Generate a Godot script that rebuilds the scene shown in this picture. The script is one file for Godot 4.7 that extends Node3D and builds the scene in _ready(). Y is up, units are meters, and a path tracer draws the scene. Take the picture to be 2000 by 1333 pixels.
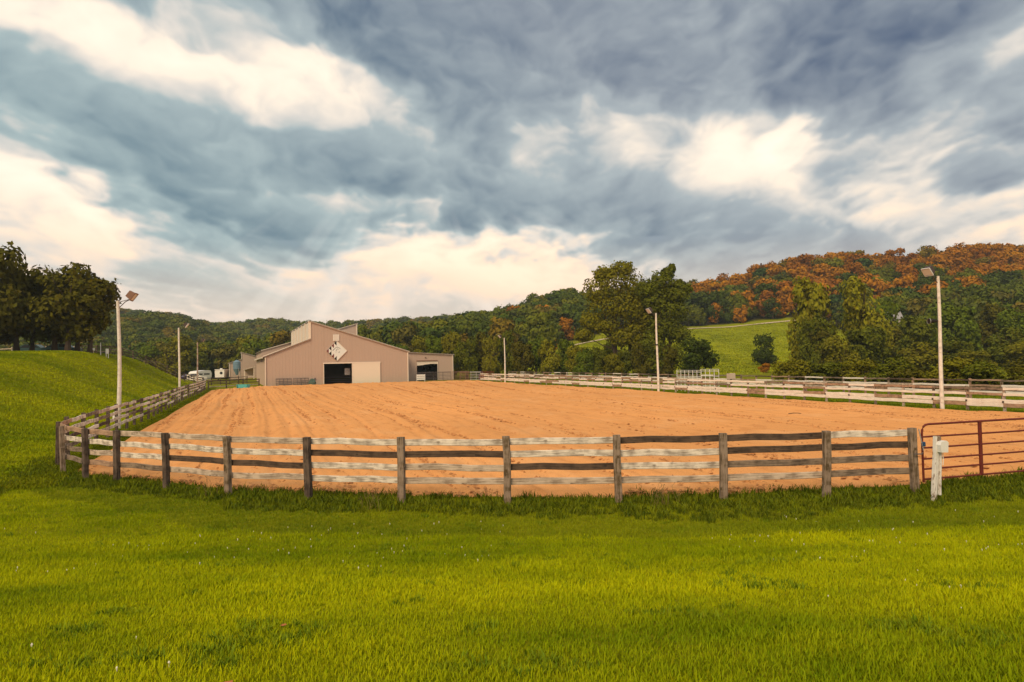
extends Node3D
# A riding arena of orange sand behind a curved board fence, a tan metal barn at its far end, wooded hills and a stormy evening sky.
# x right, y up, z towards the viewer. Arena frame: u across (to the right), v along (away), turned 21 degrees to the left of the view.

const TURN := 0.36652   # 21 degrees
var cs := cos(TURN)
var sn := sin(TURN)
var rng := RandomNumberGenerator.new()
var taken := {}
var M := {}
var n_rough := FastNoiseLite.new()
var n_fine := FastNoiseLite.new()

# ---------------------------------------------------------------- small helpers
func lin(r: float, g: float, b: float) -> Color:
	return Color(r, g, b).linear_to_srgb()

func mat(r: float, g: float, b: float, rough := 0.85, metal := 0.0) -> StandardMaterial3D:
	var m := StandardMaterial3D.new()
	m.albedo_color = lin(r, g, b)
	m.roughness = rough
	m.metallic = metal
	m.metallic_specular = 0.3
	return m

func tex_mat(img: Image, rough := 0.9) -> StandardMaterial3D:
	var m := StandardMaterial3D.new()
	m.albedo_texture = ImageTexture.create_from_image(img)
	m.roughness = rough
	m.metallic_specular = 0.25
	return m

func begin() -> SurfaceTool:
	var st := SurfaceTool.new()
	st.begin(Mesh.PRIMITIVE_TRIANGLES)
	st.set_smooth_group(-1)
	return st

func done(st: SurfaceTool) -> ArrayMesh:
	st.generate_normals()
	return st.commit()

func tri(st: SurfaceTool, a: Vector3, b: Vector3, c: Vector3) -> void:
	st.add_vertex(a); st.add_vertex(b); st.add_vertex(c)

func quad(st: SurfaceTool, a: Vector3, b: Vector3, c: Vector3, d: Vector3) -> void:
	tri(st, a, b, c); tri(st, a, c, d)

# box centred on t.origin with chamfered edges along its x axis
func box(st: SurfaceTool, t: Transform3D, s: Vector3, ch := 0.0) -> void:
	var h := s * 0.5
	var ring := [Vector2(-h.y, -h.z), Vector2(h.y, -h.z), Vector2(h.y, h.z), Vector2(-h.y, h.z)]
	if ch > 0.0:
		ring = [Vector2(-h.y + ch, -h.z), Vector2(h.y - ch, -h.z), Vector2(h.y, -h.z + ch), Vector2(h.y, h.z - ch), Vector2(h.y - ch, h.z), Vector2(-h.y + ch, h.z), Vector2(-h.y, h.z - ch), Vector2(-h.y, -h.z + ch)]
	var n := ring.size()
	for i in n:
		var p: Vector2 = ring[i]
		var q: Vector2 = ring[(i + 1) % n]
		quad(st, t * Vector3(-h.x, p.x, p.y), t * Vector3(-h.x, q.x, q.y), t * Vector3(h.x, q.x, q.y), t * Vector3(h.x, p.x, p.y))
	for i in range(1, n - 1):
		tri(st, t * Vector3(-h.x, ring[0].x, ring[0].y), t * Vector3(-h.x, ring[i + 1].x, ring[i + 1].y), t * Vector3(-h.x, ring[i].x, ring[i].y))
		tri(st, t * Vector3(h.x, ring[0].x, ring[0].y), t * Vector3(h.x, ring[i].x, ring[i].y), t * Vector3(h.x, ring[i + 1].x, ring[i + 1].y))

func bx(st: SurfaceTool, c: Vector3, s: Vector3, ch := 0.0) -> void:
	box(st, Transform3D(Basis(), c), s, ch)

func tube(st: SurfaceTool, pts: Array, rad: Array, sides := 8, cap := true) -> void:
	var rings := []
	for i in pts.size():
		var a: Vector3 = pts[maxi(i - 1, 0)]
		var b: Vector3 = pts[mini(i + 1, pts.size() - 1)]
		var d := (b - a).normalized()
		var x := d.cross(Vector3.UP if absf(d.y) < 0.9 else Vector3.RIGHT).normalized()
		var y := d.cross(x)
		var r := []
		for k in sides:
			var w := TAU * k / sides
			r.append(pts[i] + (x * cos(w) + y * sin(w)) * float(rad[i]))
		rings.append(r)
	for i in pts.size() - 1:
		for k in sides:
			var k2 := (k + 1) % sides
			quad(st, rings[i][k], rings[i + 1][k], rings[i + 1][k2], rings[i][k2])
	if cap:
		for e in [0, pts.size() - 1]:
			for k in range(1, sides - 1):
				tri(st, rings[e][0], rings[e][k], rings[e][k + 1])

# outline in the xy plane, pushed back along -z by depth
func slab(st: SurfaceTool, pts: Array, z: float, depth: float, t := Transform3D()) -> void:
	var poly := PackedVector2Array()
	for p in pts:
		poly.append(p)
	var ix := Geometry2D.triangulate_polygon(poly)
	for i in range(0, ix.size(), 3):
		var a := poly[ix[i]]
		var b := poly[ix[i + 1]]
		var c := poly[ix[i + 2]]
		tri(st, t * Vector3(a.x, a.y, z), t * Vector3(b.x, b.y, z), t * Vector3(c.x, c.y, z))
		tri(st, t * Vector3(a.x, a.y, z - depth), t * Vector3(c.x, c.y, z - depth), t * Vector3(b.x, b.y, z - depth))
	for i in poly.size():
		var a := poly[i]
		var b := poly[(i + 1) % poly.size()]
		quad(st, t * Vector3(a.x, a.y, z), t * Vector3(b.x, b.y, z), t * Vector3(b.x, b.y, z - depth), t * Vector3(a.x, a.y, z - depth))

func obj(called: String, mesh: Mesh, m: Material, parent: Node = self) -> MeshInstance3D:
	var o := MeshInstance3D.new()
	o.name = numbered(called) if parent == self else called
	o.mesh = mesh
	o.material_override = m
	parent.add_child(o, true)
	return o

func numbered(called: String) -> String:
	var k: int = taken.get(called, 0)
	taken[called] = k + 1
	return called if k == 0 else "%s_%03d" % [called, k]

func tag(o: Node, label: String, category: String, group := "") -> Node:
	o.set_meta("label", label)
	o.set_meta("category", category)
	if group:
		o.set_meta("group", group)
	return o

func thing(called: String, label: String, category: String, at := Vector3.ZERO, turn := 0.0, group := "") -> Node3D:
	var o := Node3D.new()
	o.name = numbered(called)
	add_child(o)
	o.position = at
	o.rotation.y = turn
	tag(o, label, category, group)
	return o

func structure(o: Node) -> Node:
	o.set_meta("kind", "structure")
	return o

func stuff(o: Node, label := "", category := "") -> Node:
	o.set_meta("kind", "stuff")
	if label:
		tag(o, label, category)
	return o

func rf(a: float, b: float) -> float:
	return rng.randf_range(a, b)

func table(t: Array, x: float) -> float:
	if x <= t[0][0]:
		return t[0][1]
	for i in range(1, t.size()):
		if x <= t[i][0]:
			var k := (x - float(t[i - 1][0])) / (float(t[i][0]) - float(t[i - 1][0]))
			return lerpf(t[i - 1][1], t[i][1], k)
	return t[-1][1]

# ---------------------------------------------------------------- the lie of the land
func A(u: float, v: float, y := 0.0) -> Vector3:
	return Vector3(u * cs - v * sn, y, -(u * sn + v * cs))

func to_uv(x: float, z: float) -> Vector2:
	return Vector2(x * cs - z * sn, -x * sn - z * cs)

# line of the rounded near end of the arena fence
const NEAR_END := [[-5.85, 26.2], [-5.75, 25.4], [-5.2, 23.7], [-4.4, 22.3], [-3.35, 21.1], [-2.0, 19.6], [-0.5, 17.8], [1.2, 16.35], [3.08, 14.95], [5.13, 13.8], [7.25, 12.82], [9.36, 12.0], [11.5, 11.37], [13.48, 10.85], [17.2, 10.5], [24.0, 11.2], [30.0, 13.2], [33.6, 16.5], [34.7, 19.0]]
func near_end(u: float) -> float:
	return table(NEAR_END, u)

func in_arena(u: float, v: float) -> bool:
	return u > -5.6 and u < 34.5 and v > near_end(u) and v < 112.0

const RIDGE_FAR := [[-800.0, 60.0], [-336.0, 44.0], [-277.0, 36.0], [-252.0, 28.0], [-210.0, 31.0], [-168.0, 28.5], [-126.0, 28.0], [-101.0, 30.0], [-63.0, 31.0], [-42.0, 32.0], [0.0, 34.0], [150.0, 40.0], [700.0, 60.0]]
const RIDGE_LEFT := [[-700.0, 40.0], [-300.0, 29.0], [-221.0, 25.0], [-200.0, 23.0], [-188.0, 20.0], [-171.0, 14.0], [-148.0, 5.0], [-120.0, 0.0]]
const RIDGE_RIGHT := [[-75.0, 0.0], [-50.0, 7.0], [-25.0, 14.0], [-12.0, 17.5], [0.0, 18.5], [8.0, 21.5], [17.0, 25.0], [25.0, 26.0], [50.0, 26.0], [84.0, 27.0], [99.0, 29.5], [111.0, 31.5], [124.0, 36.0], [139.0, 38.5], [153.0, 41.0], [188.0, 42.5], [250.0, 44.0], [600.0, 50.0]]

func hump(d: float, front: float, back: float) -> float:
	if d >= 0.0:
		var t := clampf(1.0 - d / front, 0.0, 1.0)
		return t * t * 0.65 + t * 0.35
	var b := clampf(1.0 + d / back, 0.0, 1.0)
	return b * b * (3.0 - 2.0 * b)

func land(x: float, z: float) -> float:
	var d := -z
	var q := to_uv(x, z)
	var h := 1.32 * smoothstep(13.4, 1.0, d) * smoothstep(-40.0, -18.0, x) * (1.0 - smoothstep(18.0, 40.0, x))
	# grassy bank to the left of the arena
	var bank := 5.3 * smoothstep(6.6, 19.5, -q.x) * smoothstep(14.0, 92.0, q.y) * (1.0 - smoothstep(112.0, 175.0, q.y)) * (1.0 - 0.6 * smoothstep(32.0, 70.0, -q.x))
	h += bank
	if d > 100.0:
		h = maxf(h, table(RIDGE_FAR, x) * hump(560.0 - d, 190.0, 300.0))
		h = maxf(h, table(RIDGE_LEFT, x) * hump(390.0 - d, 190.0, 200.0))
		h = maxf(h, table(RIDGE_RIGHT, x) * hump(330.0 - d, 205.0, 220.0))
		h += n_rough.get_noise_2d(x * 0.6, d * 0.6) * 2.0 * smoothstep(170.0, 300.0, d)
	return h

func on_land(x: float, z: float, lift := 0.0) -> Vector3:
	return Vector3(x, land(x, z) + lift, z)

func wooded(x: float, d: float) -> bool:
	if d > 440.0:
		return true
	if x < -100.0:
		return d > 215.0
	if x < 12.0:
		return d > 185.0
	if x < 112.0:
		return d > 268.0 - maxf(0.0, 45.0 - x) * 1.4
	return d > 158.0

# ---------------------------------------------------------------- camera, sky, sun
# cloud masses: azimuth, height, length, width (degrees), slope, weight (dark +, bright -)
const CLOUDS := [[9.2, 26.5, 27.0, 6.6, -11.0, 0.58], [-4.8, 21.8, 11.8, 4.0, -23.0, 0.36], [-16.5, 16.6, 28.2, 3.0, -11.0, 0.48], [-21.2, 11.6, 11.5, 2.6, -22.0, 0.46], [-8.4, 11.4, 10.4, 1.7, -3.0, 0.3], [26.7, 21.4, 9.8, 3.9, 16.0, 0.24], [19.5, 9.6, 13.5, 3.0, -10.0, 0.36], [35.9, 12.0, 3.4, 1.2, 8.0, 0.42], [-25.5, 5.6, 9.0, 1.7, -7.0, 0.36], [28.2, 15.0, 6.3, 1.9, 19.0, 0.22], [-29.3, 22.1, 13.3, 2.6, -12.0, -0.56], [-12.4, 21.9, 5.6, 1.3, -21.0, -0.5], [-34.5, 11.4, 7.5, 1.9, -24.0, -0.52], [-12.5, 13.6, 5.2, 0.8, -10.0, -0.42], [-6.5, 11.9, 1.3, 1.2, 0.0, -0.42], [-3.2, 7.6, 12.5, 2.2, -3.0, -0.72], [19.1, 16.0, 5.0, 3.8, -7.0, -0.6], [20.5, 14.6, 8.0, 4.6, -4.0, -0.18], [6.9, 18.8, 5.9, 3.5, 36.0, -0.25], [31.5, 17.2, 7.3, 1.3, 30.0, -0.24], [30.0, 10.8, 5.7, 0.8, 10.0, -0.28], [36.2, 19.8, 2.8, 1.7, -15.0, -0.12], [32.8, 8.6, 7.6, 1.3, -7.0, -0.16], [-33.1, 5.9, 4.5, 1.5, -4.0, -0.32], [-35.2, 8.6, 4.3, 1.4, -8.0, -0.25]]
const SKY_W := 3200
const SKY_H := 1600
var sky_rows := []
var sky_low := PackedFloat32Array()
const LOW_W := 720
const LOW_H := 180

func sky_row(j: int) -> void:
	var row := PackedFloat32Array()
	row.resize(SKY_W * 3)
	var el := 90.0 - (j + 0.5) * 180.0 / SKY_H
	if el < -0.3:
		row.fill(0.22)
		sky_rows[j] = row
		return
	var e := deg_to_rad(el)
	var y := sin(e)
	var ce := cos(e)
	var bright := Vector3(0.90, 0.775, 0.64)
	var haze := Vector3(0.64, 0.60, 0.55)
	var warm := bright.lerp(Vector3(0.95, 0.715, 0.515), smoothstep(15.0, 5.0, el))
	for i in SKY_W:
		var az := fposmod((i + 0.5) * 360.0 / SKY_W + 180.0, 360.0) - 180.0
		var a := deg_to_rad(az)
		var dx := sin(a) * ce
		var dz := cos(a) * ce
		# the clouds lie on a sheet overhead, drawn out in streets that run away from the viewer
		var sx := dx / (y + 0.09)
		var sz := dz / (y + 0.09)
		var w1 := n_rough.get_noise_3d(dx * 330.0, y * 640.0, dz * 330.0)
		var w2 := n_rough.get_noise_3d(dx * 330.0 + 500.0, y * 640.0, dz * 330.0)
		var f := n_fine.get_noise_2d(sx * 260.0 + w1 * 40.0, sz * 70.0 + w2 * 40.0)
		var g := n_fine.get_noise_2d(sx * 420.0 + w2 * 90.0 + 700.0, sz * 230.0 + w1 * 90.0)
		var px := clampf(az + w1 * 3.6 + f * 2.2 + 180.0, 0.0, 359.4) * LOW_W / 360.0
		var py := clampf(el + w2 * 2.2 + g * 1.4, 0.0, 89.4) * LOW_H / 90.0
		var ix := mini(int(px), LOW_W - 2)
		var iy := mini(int(py), LOW_H - 2)
		var tx := px - ix
		var ty := py - iy
		var k := iy * LOW_W + ix
		var dd := lerpf(lerpf(sky_low[k], sky_low[k + 1], tx), lerpf(sky_low[k + LOW_W], sky_low[k + LOW_W + 1], tx), ty)
		var puff := n_fine.get_noise_3d(dx * 1500.0 + w1 * 120.0 + f * 60.0, y * 2100.0 + w2 * 120.0 + g * 60.0, dz * 1500.0)
		dd += f * 0.18 + g * 0.28 + puff * 0.27
		dd = clampf(dd, -0.35, 1.4)
		# tint: teal to the left and low, slate to the right and high
		var teal := clampf(0.5 - sin(a) * 1.2 - (el - 12.0) * 0.03, 0.0, 1.0)
		var mid := Vector3(0.355, 0.395, 0.42).lerp(Vector3(0.345, 0.43, 0.44), teal)
		var dark := Vector3(0.145, 0.18, 0.238).lerp(Vector3(0.15, 0.225, 0.27), teal)
		var c: Vector3
		if dd < 0.08:
			c = warm * (1.0 + (0.08 - dd) * 0.35)
		elif dd < 0.56:
			var t := (dd - 0.08) / 0.48
			c = warm.lerp(haze, minf(t * 2.0, 1.0)).lerp(mid, maxf(t * 2.0 - 1.0, 0.0))
		else:
			c = mid.lerp(dark, clampf((dd - 0.56) / 0.6, 0.0, 1.3))
		# low air is warm and bright
		var low := smoothstep(10.5, 1.5, el) * 0.72
		c = c.lerp(Vector3(0.92, 0.70, 0.54), low)
		# faint shafts of light below the gaps in the cloud
		if el < 13.0 and absf(az + 11.0) < 24.0:
			var shaft := n_fine.get_noise_1d(atan2(az + 7.8, 21.0 - el) * 700.0)
			c += bright * maxf(0.0, shaft) * 0.3 * smoothstep(0.12, 0.5, dd) * smoothstep(13.0, 10.5, el) * smoothstep(1.0, 5.0, el) * smoothstep(24.0, 12.0, absf(az + 11.0))
		row[i * 3] = c.x
		row[i * 3 + 1] = c.y
		row[i * 3 + 2] = c.z
	sky_rows[j] = row

func make_sky() -> PanoramaSkyMaterial:
	n_rough.seed = 7
	n_rough.noise_type = FastNoiseLite.TYPE_SIMPLEX_SMOOTH
	n_rough.frequency = 0.011
	n_rough.fractal_octaves = 4
	n_fine.seed = 21
	n_fine.noise_type = FastNoiseLite.TYPE_SIMPLEX_SMOOTH
	n_fine.frequency = 0.008
	n_fine.fractal_octaves = 5
	sky_low.resize(LOW_W * LOW_H)
	for j in LOW_H:
		var el := j * 90.0 / LOW_H
		var e := deg_to_rad(el)
		for i in LOW_W:
			var az := i * 360.0 / LOW_W - 180.0
			var a := deg_to_rad(az)
			var dir := Vector3(sin(a) * cos(e), sin(e), cos(a) * cos(e))
			var sum := 0.0
			var near := 0.0
			for c in CLOUDS:
				var qx: float = (az - c[0]) * cos(e)
				var qy: float = el - c[1]
				if absf(qx) > c[2] * 2.2 or absf(qy) > c[2] * 2.2:
					continue
				var r := deg_to_rad(c[4])
				var p: float = (qx * cos(r) + qy * sin(r)) / c[2]
				var q: float = (-qx * sin(r) + qy * cos(r)) / c[3]
				var g := exp(-(p * p * p * p) - q * q)
				sum += c[5] * g
				near = maxf(near, g)
			var wide := n_rough.get_noise_3d(dir.x * 130.0 + 40.0, dir.y * 260.0, dir.z * 130.0)
			sky_low[j * LOW_W + i] = 0.43 + sum + wide * 0.75 * (1.0 - near)
	sky_rows.resize(SKY_H)
	var job := WorkerThreadPool.add_group_task(sky_row, SKY_H)
	WorkerThreadPool.wait_for_group_task_completion(job)
	var all := PackedByteArray()
	for r in sky_rows:
		all.append_array(r.to_byte_array())
	var img := Image.create_from_data(SKY_W, SKY_H, false, Image.FORMAT_RGBF, all)
	var s := PanoramaSkyMaterial.new()
	s.panorama = ImageTexture.create_from_image(img)
	s.energy_multiplier = 0.69
	return s

func setup() -> void:
	var cam := Camera3D.new()
	cam.name = "camera"
	add_child(cam)
	cam.position = Vector3(0, 3.05, 0)
	cam.rotation_degrees = Vector3(1.74, 0, -1.2)
	cam.fov = 53.13
	cam.near = 0.1
	cam.far = 3000.0
	cam.current = true
	var env := Environment.new()
	env.background_mode = Environment.BG_SKY
	env.sky = Sky.new()
	env.sky.sky_material = make_sky()
	env.background_energy_multiplier = 1.0
	env.tonemap_mode = Environment.TONE_MAPPER_LINEAR
	env.tonemap_exposure = 1.78
	env.fog_enabled = true
	env.fog_density = 0.0002
	env.fog_light_color = Color(0.80, 0.86, 0.88)
	env.sdfgi_enabled = true
	env.ssao_enabled = true
	env.ssil_enabled = true
	var we := WorldEnvironment.new()
	we.name = "environment"
	we.environment = env
	add_child(we)
	var sun := DirectionalLight3D.new()
	sun.name = "sun"
	sun.light_energy = 0.5
	sun.light_color = Color(1.0, 0.88, 0.71)
	sun.light_angular_distance = 26.0
	sun.shadow_enabled = true
	add_child(sun)
	sun.rotation_degrees = Vector3(-42.0, -24.0, 0.0)

# ---------------------------------------------------------------- materials
func wood_img(k: int, base: Vector3, dark: Vector3, amount: float, paint: Vector3, painted: float) -> Image:
	var w := 768
	var h := 72
	var a := FastNoiseLite.new()
	a.seed = 100 + k
	a.frequency = 0.02
	a.fractal_octaves = 5
	var b := FastNoiseLite.new()
	b.seed = 300 + k
	b.frequency = 0.012
	b.fractal_octaves = 4
	var knots := []
	rng.seed = 900 + k
	for i in 5:
		knots.append(Vector3(rf(0, w), rf(8, h - 8), rf(2.5, 5.5)))
	var img := Image.create(w, h, false, Image.FORMAT_RGB8)
	for y in h:
		for x in w:
			var bend := 0.0
			var knot := 0.0
			for q in knots:
				var dx: float = (x - q.x) / (q.z * 2.4)
				var dy: float = (y - q.y) / q.z
				var r := dx * dx + dy * dy
				if r < 9.0:
					var g := exp(-r)
					bend += g * 5.0 * signf(dy)
					knot = maxf(knot, g)
			var grain := a.get_noise_2d(x * 0.14, (y + bend) * 9.0)
			var fine := a.get_noise_2d(x * 0.5 + 3000.0, (y + bend) * 24.0)
			var patch := b.get_noise_2d(x * 0.7, y * 1.2)
			var crack := smoothstep(0.34, 0.5, b.get_noise_2d(x * 0.5 + 800.0, (y + bend) * 22.0))
			var t := clampf(0.34 + grain * 1.0 + fine * 0.5 + patch * 0.9 + crack * 0.8 + knot * 1.3, 0.0, 1.0) * amount
			var c := base.lerp(dark, t)
			if painted > 0.0:
				var p := smoothstep(0.12, -0.1, b.get_noise_2d(x * 0.45 + 900.0, y * 5.0) + fine * 0.3 - (painted - 0.5) * 0.8)
				c = c.lerp(paint * (1.0 + patch * 0.2), p * (1.0 - knot * 0.6) * 0.85)
			img.set_pixel(x, y, Color(c.x, c.y, c.z).linear_to_srgb())
	return img

func mottle(k: int, size: int, f1: float, f2: float, c0: Vector3, c1: Vector3, c2: Vector3) -> Image:
	var a := FastNoiseLite.new()
	a.seed = k
	a.frequency = f1
	a.fractal_octaves = 5
	var b := FastNoiseLite.new()
	b.seed = k + 1
	b.frequency = f2
	b.fractal_octaves = 2
	var ia := a.get_seamless_image(size, size)
	var ib := b.get_seamless_image(size, size)
	var img := Image.create(size, size, false, Image.FORMAT_RGB8)
	for y in size:
		for x in size:
			var c := c0.lerp(c1, ia.get_pixel(x, y).r).lerp(c2, smoothstep(0.45, 0.8, ib.get_pixel(x, y).r) * 0.6)
			img.set_pixel(x, y, Color(c.x, c.y, c.z).linear_to_srgb())
	return img

func make_materials() -> void:
	M.light = tex_mat(wood_img(1, Vector3(0.80, 0.71, 0.60), Vector3(0.18, 0.135, 0.10), 0.8, Vector3.ZERO, 0.0))
	M.pale = tex_mat(wood_img(2, Vector3(0.62, 0.50, 0.39), Vector3(0.17, 0.12, 0.085), 0.8, Vector3.ZERO, 0.0))
	M.mid = tex_mat(wood_img(3, Vector3(0.30, 0.225, 0.165), Vector3(0.07, 0.05, 0.038), 0.9, Vector3.ZERO, 0.0))
	M.dark = tex_mat(wood_img(4, Vector3(0.13, 0.088, 0.062), Vector3(0.035, 0.025, 0.02), 0.9, Vector3.ZERO, 0.0))
	M.brown = tex_mat(wood_img(5, Vector3(0.46, 0.30, 0.20), Vector3(0.16, 0.10, 0.07), 0.8, Vector3.ZERO, 0.0))
	M.white = tex_mat(wood_img(6, Vector3(0.82, 0.71, 0.61), Vector3(0.46, 0.34, 0.26), 0.5, Vector3(0.86, 0.78, 0.69), 0.75))
	M.post = tex_mat(wood_img(7, Vector3(0.30, 0.225, 0.17), Vector3(0.09, 0.062, 0.03), 0.95, Vector3.ZERO, 0.0))
	M.post_dark = tex_mat(wood_img(8, Vector3(0.15, 0.11, 0.085), Vector3(0.045, 0.033, 0.027), 0.95, Vector3.ZERO, 0.0))
	M.pole = tex_mat(wood_img(9, Vector3(0.82, 0.75, 0.67), Vector3(0.42, 0.35, 0.29), 0.55, Vector3.ZERO, 0.0))
	M.pole_brown = tex_mat(wood_img(10, Vector3(0.42, 0.29, 0.21), Vector3(0.17, 0.11, 0.08), 0.7, Vector3.ONE * 0.5, 0.2))
	M.flaky = tex_mat(wood_img(11, Vector3(0.30, 0.2, 0.14), Vector3(0.1, 0.06, 0.04), 0.8, Vector3(0.8, 0.77, 0.72), 0.92))
	for k in ["tan", "siding_shade"]:
		M[k] = mat(0.46, 0.345, 0.28, 0.6)
	M.trim = mat(0.74, 0.64, 0.54, 0.6)
	M.door = mat(0.74, 0.65, 0.54, 0.6)
	M.roof = mat(0.42, 0.36, 0.32, 0.45, 0.2)
	M.grey_roof = mat(0.12, 0.10, 0.10, 0.6)
	M.vent = mat(0.78, 0.74, 0.69, 0.6)
	M.quilt = mat(0.72, 0.74, 0.72, 0.6)
	M.black = mat(0.02, 0.016, 0.014, 0.7)
	M.maroon = mat(0.17, 0.035, 0.03, 0.7)
	M.line = mat(0.10, 0.13, 0.14, 0.7)
	M.steel = mat(0.45, 0.43, 0.42, 0.5, 0.5)
	M.dull_steel = mat(0.13, 0.11, 0.11, 0.6, 0.2)
	M.lamp_brown = mat(0.22, 0.12, 0.08, 0.55)
	M.lamp_dark = mat(0.07, 0.05, 0.045, 0.5)
	M.lens = mat(0.62, 0.60, 0.57, 0.25)
	M.white_paint = mat(0.78, 0.76, 0.72, 0.5)
	M.red_pipe = tex_mat(mottle(50, 128, 0.02, 0.06, Vector3(0.13, 0.022, 0.018), Vector3(0.19, 0.034, 0.024), Vector3(0.11, 0.045, 0.03)), 0.5)
	M.red_pipe.uv1_triplanar = true
	M.red_pipe.uv1_scale = Vector3.ONE * 2.0
	M.blue = mat(0.02, 0.06, 0.14, 0.5)
	M.silo = mat(0.15, 0.24, 0.31, 0.5)
	M.turquoise = mat(0.09, 0.42, 0.42, 0.5)
	M.green_tank = mat(0.08, 0.13, 0.11, 0.6)
	M.glass = mat(0.02, 0.022, 0.025, 0.15)
	M.tyre = mat(0.02, 0.02, 0.02, 0.9)
	M.teal_car = mat(0.035, 0.075, 0.08, 0.35)
	M.purple_car = mat(0.06, 0.035, 0.09, 0.35)
	M.bark = tex_mat(mottle(60, 128, 0.04, 0.1, Vector3(0.05, 0.034, 0.024), Vector3(0.11, 0.08, 0.06), Vector3(0.04, 0.03, 0.02)), 0.95)
	M.bark.uv1_triplanar = true
	M.bark.uv1_scale = Vector3(1.2, 0.4, 1.2)
	M.bark_pale = mat(0.19, 0.13, 0.095, 0.95)
	M.grass = StandardMaterial3D.new()
	M.grass.vertex_color_use_as_albedo = true
	M.grass.roughness = 0.75
	M.grass.specular_mode = BaseMaterial3D.SPECULAR_DISABLED
	M.grass.backlight_enabled = true
	M.grass.backlight = Color(0.5, 0.5, 0.5)
	M.leaf = M.grass.duplicate()
	M.leaf.backlight = Color(0.35, 0.35, 0.35)
	M.flower = mat(0.8, 0.76, 0.66, 0.8)
	M.dead_leaf = mat(0.36, 0.13, 0.05, 0.8)
	for k in LEAVES:
		var m: StandardMaterial3D = M.leaf.duplicate()
		var c: Array = LEAVES[k]
		m.albedo_color = lin(c[0], c[1], c[2])
		M["leaf_" + k] = m

const LEAVES := {"deep": [0.10, 0.092, 0.011], "green": [0.11, 0.15, 0.014], "lime": [0.22, 0.21, 0.014], "olive": [0.175, 0.165, 0.013], "dark": [0.055, 0.078, 0.014], "amber": [0.40, 0.17, 0.013], "rust": [0.30, 0.115, 0.015], "moss": [0.115, 0.13, 0.013]}

# ---------------------------------------------------------------- ground and sand
func spaced(a: Array) -> PackedFloat32Array:
	# [[from, to, step], ...]
	var o := PackedFloat32Array()
	for s in a:
		var x: float = s[0]
		while x < float(s[1]) - 0.001:
			o.append(x)
			x += s[2]
	o.append(a[-1][1])
	return o

func make_ground() -> void:
	var xs := spaced([[-900, -400, 50], [-400, -120, 10], [-120, -60, 3], [-60, 40, 1.0], [40, 120, 4], [120, 400, 10], [400, 900, 50]])
	var ds := spaced([[-120, -20, 20], [-20, 0, 2], [0, 40, 0.8], [40, 130, 1.6], [130, 340, 6], [340, 700, 15], [700, 1300, 100]])
	var nx := xs.size()
	var nz := ds.size()
	var vs := PackedVector3Array()
	var ns := PackedVector3Array()
	var cl := PackedColorArray()
	var ix := PackedInt32Array()
	for j in nz:
		for i in nx:
			var x := xs[i]
			var z := -ds[j]
			var y := land(x, z)
			vs.append(Vector3(x, y, z))
			var e := 0.7
			ns.append(Vector3(land(x - e, z) - land(x + e, z), 2.0 * e, land(x, z - e) - land(x, z + e)).normalized())
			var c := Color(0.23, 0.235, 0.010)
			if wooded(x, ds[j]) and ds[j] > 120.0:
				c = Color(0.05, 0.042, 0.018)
			elif ds[j] > 122.0 and x > 0.0:
				c = Color(0.31, 0.34, 0.012)
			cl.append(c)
	for j in nz - 1:
		for i in nx - 1:
			var k := j * nx + i
			ix.append_array([k, k + nx, k + 1, k + 1, k + nx, k + nx + 1])
	var ar := []
	ar.resize(Mesh.ARRAY_MAX)
	ar[Mesh.ARRAY_VERTEX] = vs
	ar[Mesh.ARRAY_NORMAL] = ns
	ar[Mesh.ARRAY_COLOR] = cl
	ar[Mesh.ARRAY_INDEX] = ix
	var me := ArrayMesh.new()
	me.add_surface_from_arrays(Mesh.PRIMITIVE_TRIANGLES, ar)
	var m := StandardMaterial3D.new()
	m.vertex_color_use_as_albedo = true
	m.albedo_texture = ImageTexture.create_from_image(mottle(70, 512, 0.012, 0.05, Vector3(0.7, 0.72, 0.6), Vector3(1.15, 1.1, 1.0), Vector3(0.55, 0.62, 0.5)))
	m.uv1_triplanar = true
	m.uv1_world_triplanar = true
	m.uv1_scale = Vector3(0.06, 0.06, 0.11)
	m.detail_enabled = true
	m.detail_blend_mode = BaseMaterial3D.BLEND_MODE_MUL
	m.detail_albedo = ImageTexture.create_from_image(mottle(74, 512, 0.05, 0.2, Vector3(0.6, 0.6, 0.5), Vector3(1.25, 1.25, 1.2), Vector3(0.7, 0.75, 0.6)))
	m.detail_uv_layer = BaseMaterial3D.DETAIL_UV_2
	m.uv2_triplanar = true
	m.uv2_world_triplanar = true
	m.uv2_scale = Vector3(0.35, 0.35, 0.9)
	m.roughness = 0.95
	m.metallic_specular = 0.1
	structure(obj("ground", me, m))

func sand_far(u: float) -> float:
	if u < 2.0:
		return 112.3 - 13.0 * pow(clampf((2.0 - u) / 7.0, 0.0, 1.0), 1.6)
	return 112.4 if u < 25.5 else 112.4 - (u - 25.5) * 0.35

func furrow(u: float, v: float) -> float:
	# long rake lines along the arena that swing over towards the right
	var bend := sin(v * 0.085 + u * 0.09) * 1.1 * smoothstep(60.0, 25.0, v) * smoothstep(2.0, 9.0, u) * smoothstep(24.0, 14.0, u)
	var lean := 0.0055 * maxf(0.0, u - 9.0) * v
	var q := u + bend - lean + n_rough.get_noise_2d(u * 2.0, v * 1.3) * 0.9
	return n_fine.get_noise_2d(q * 150.0, v * 1.2 + 40.0) + 0.6 * n_fine.get_noise_2d(q * 420.0, v * 1.5)

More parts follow.
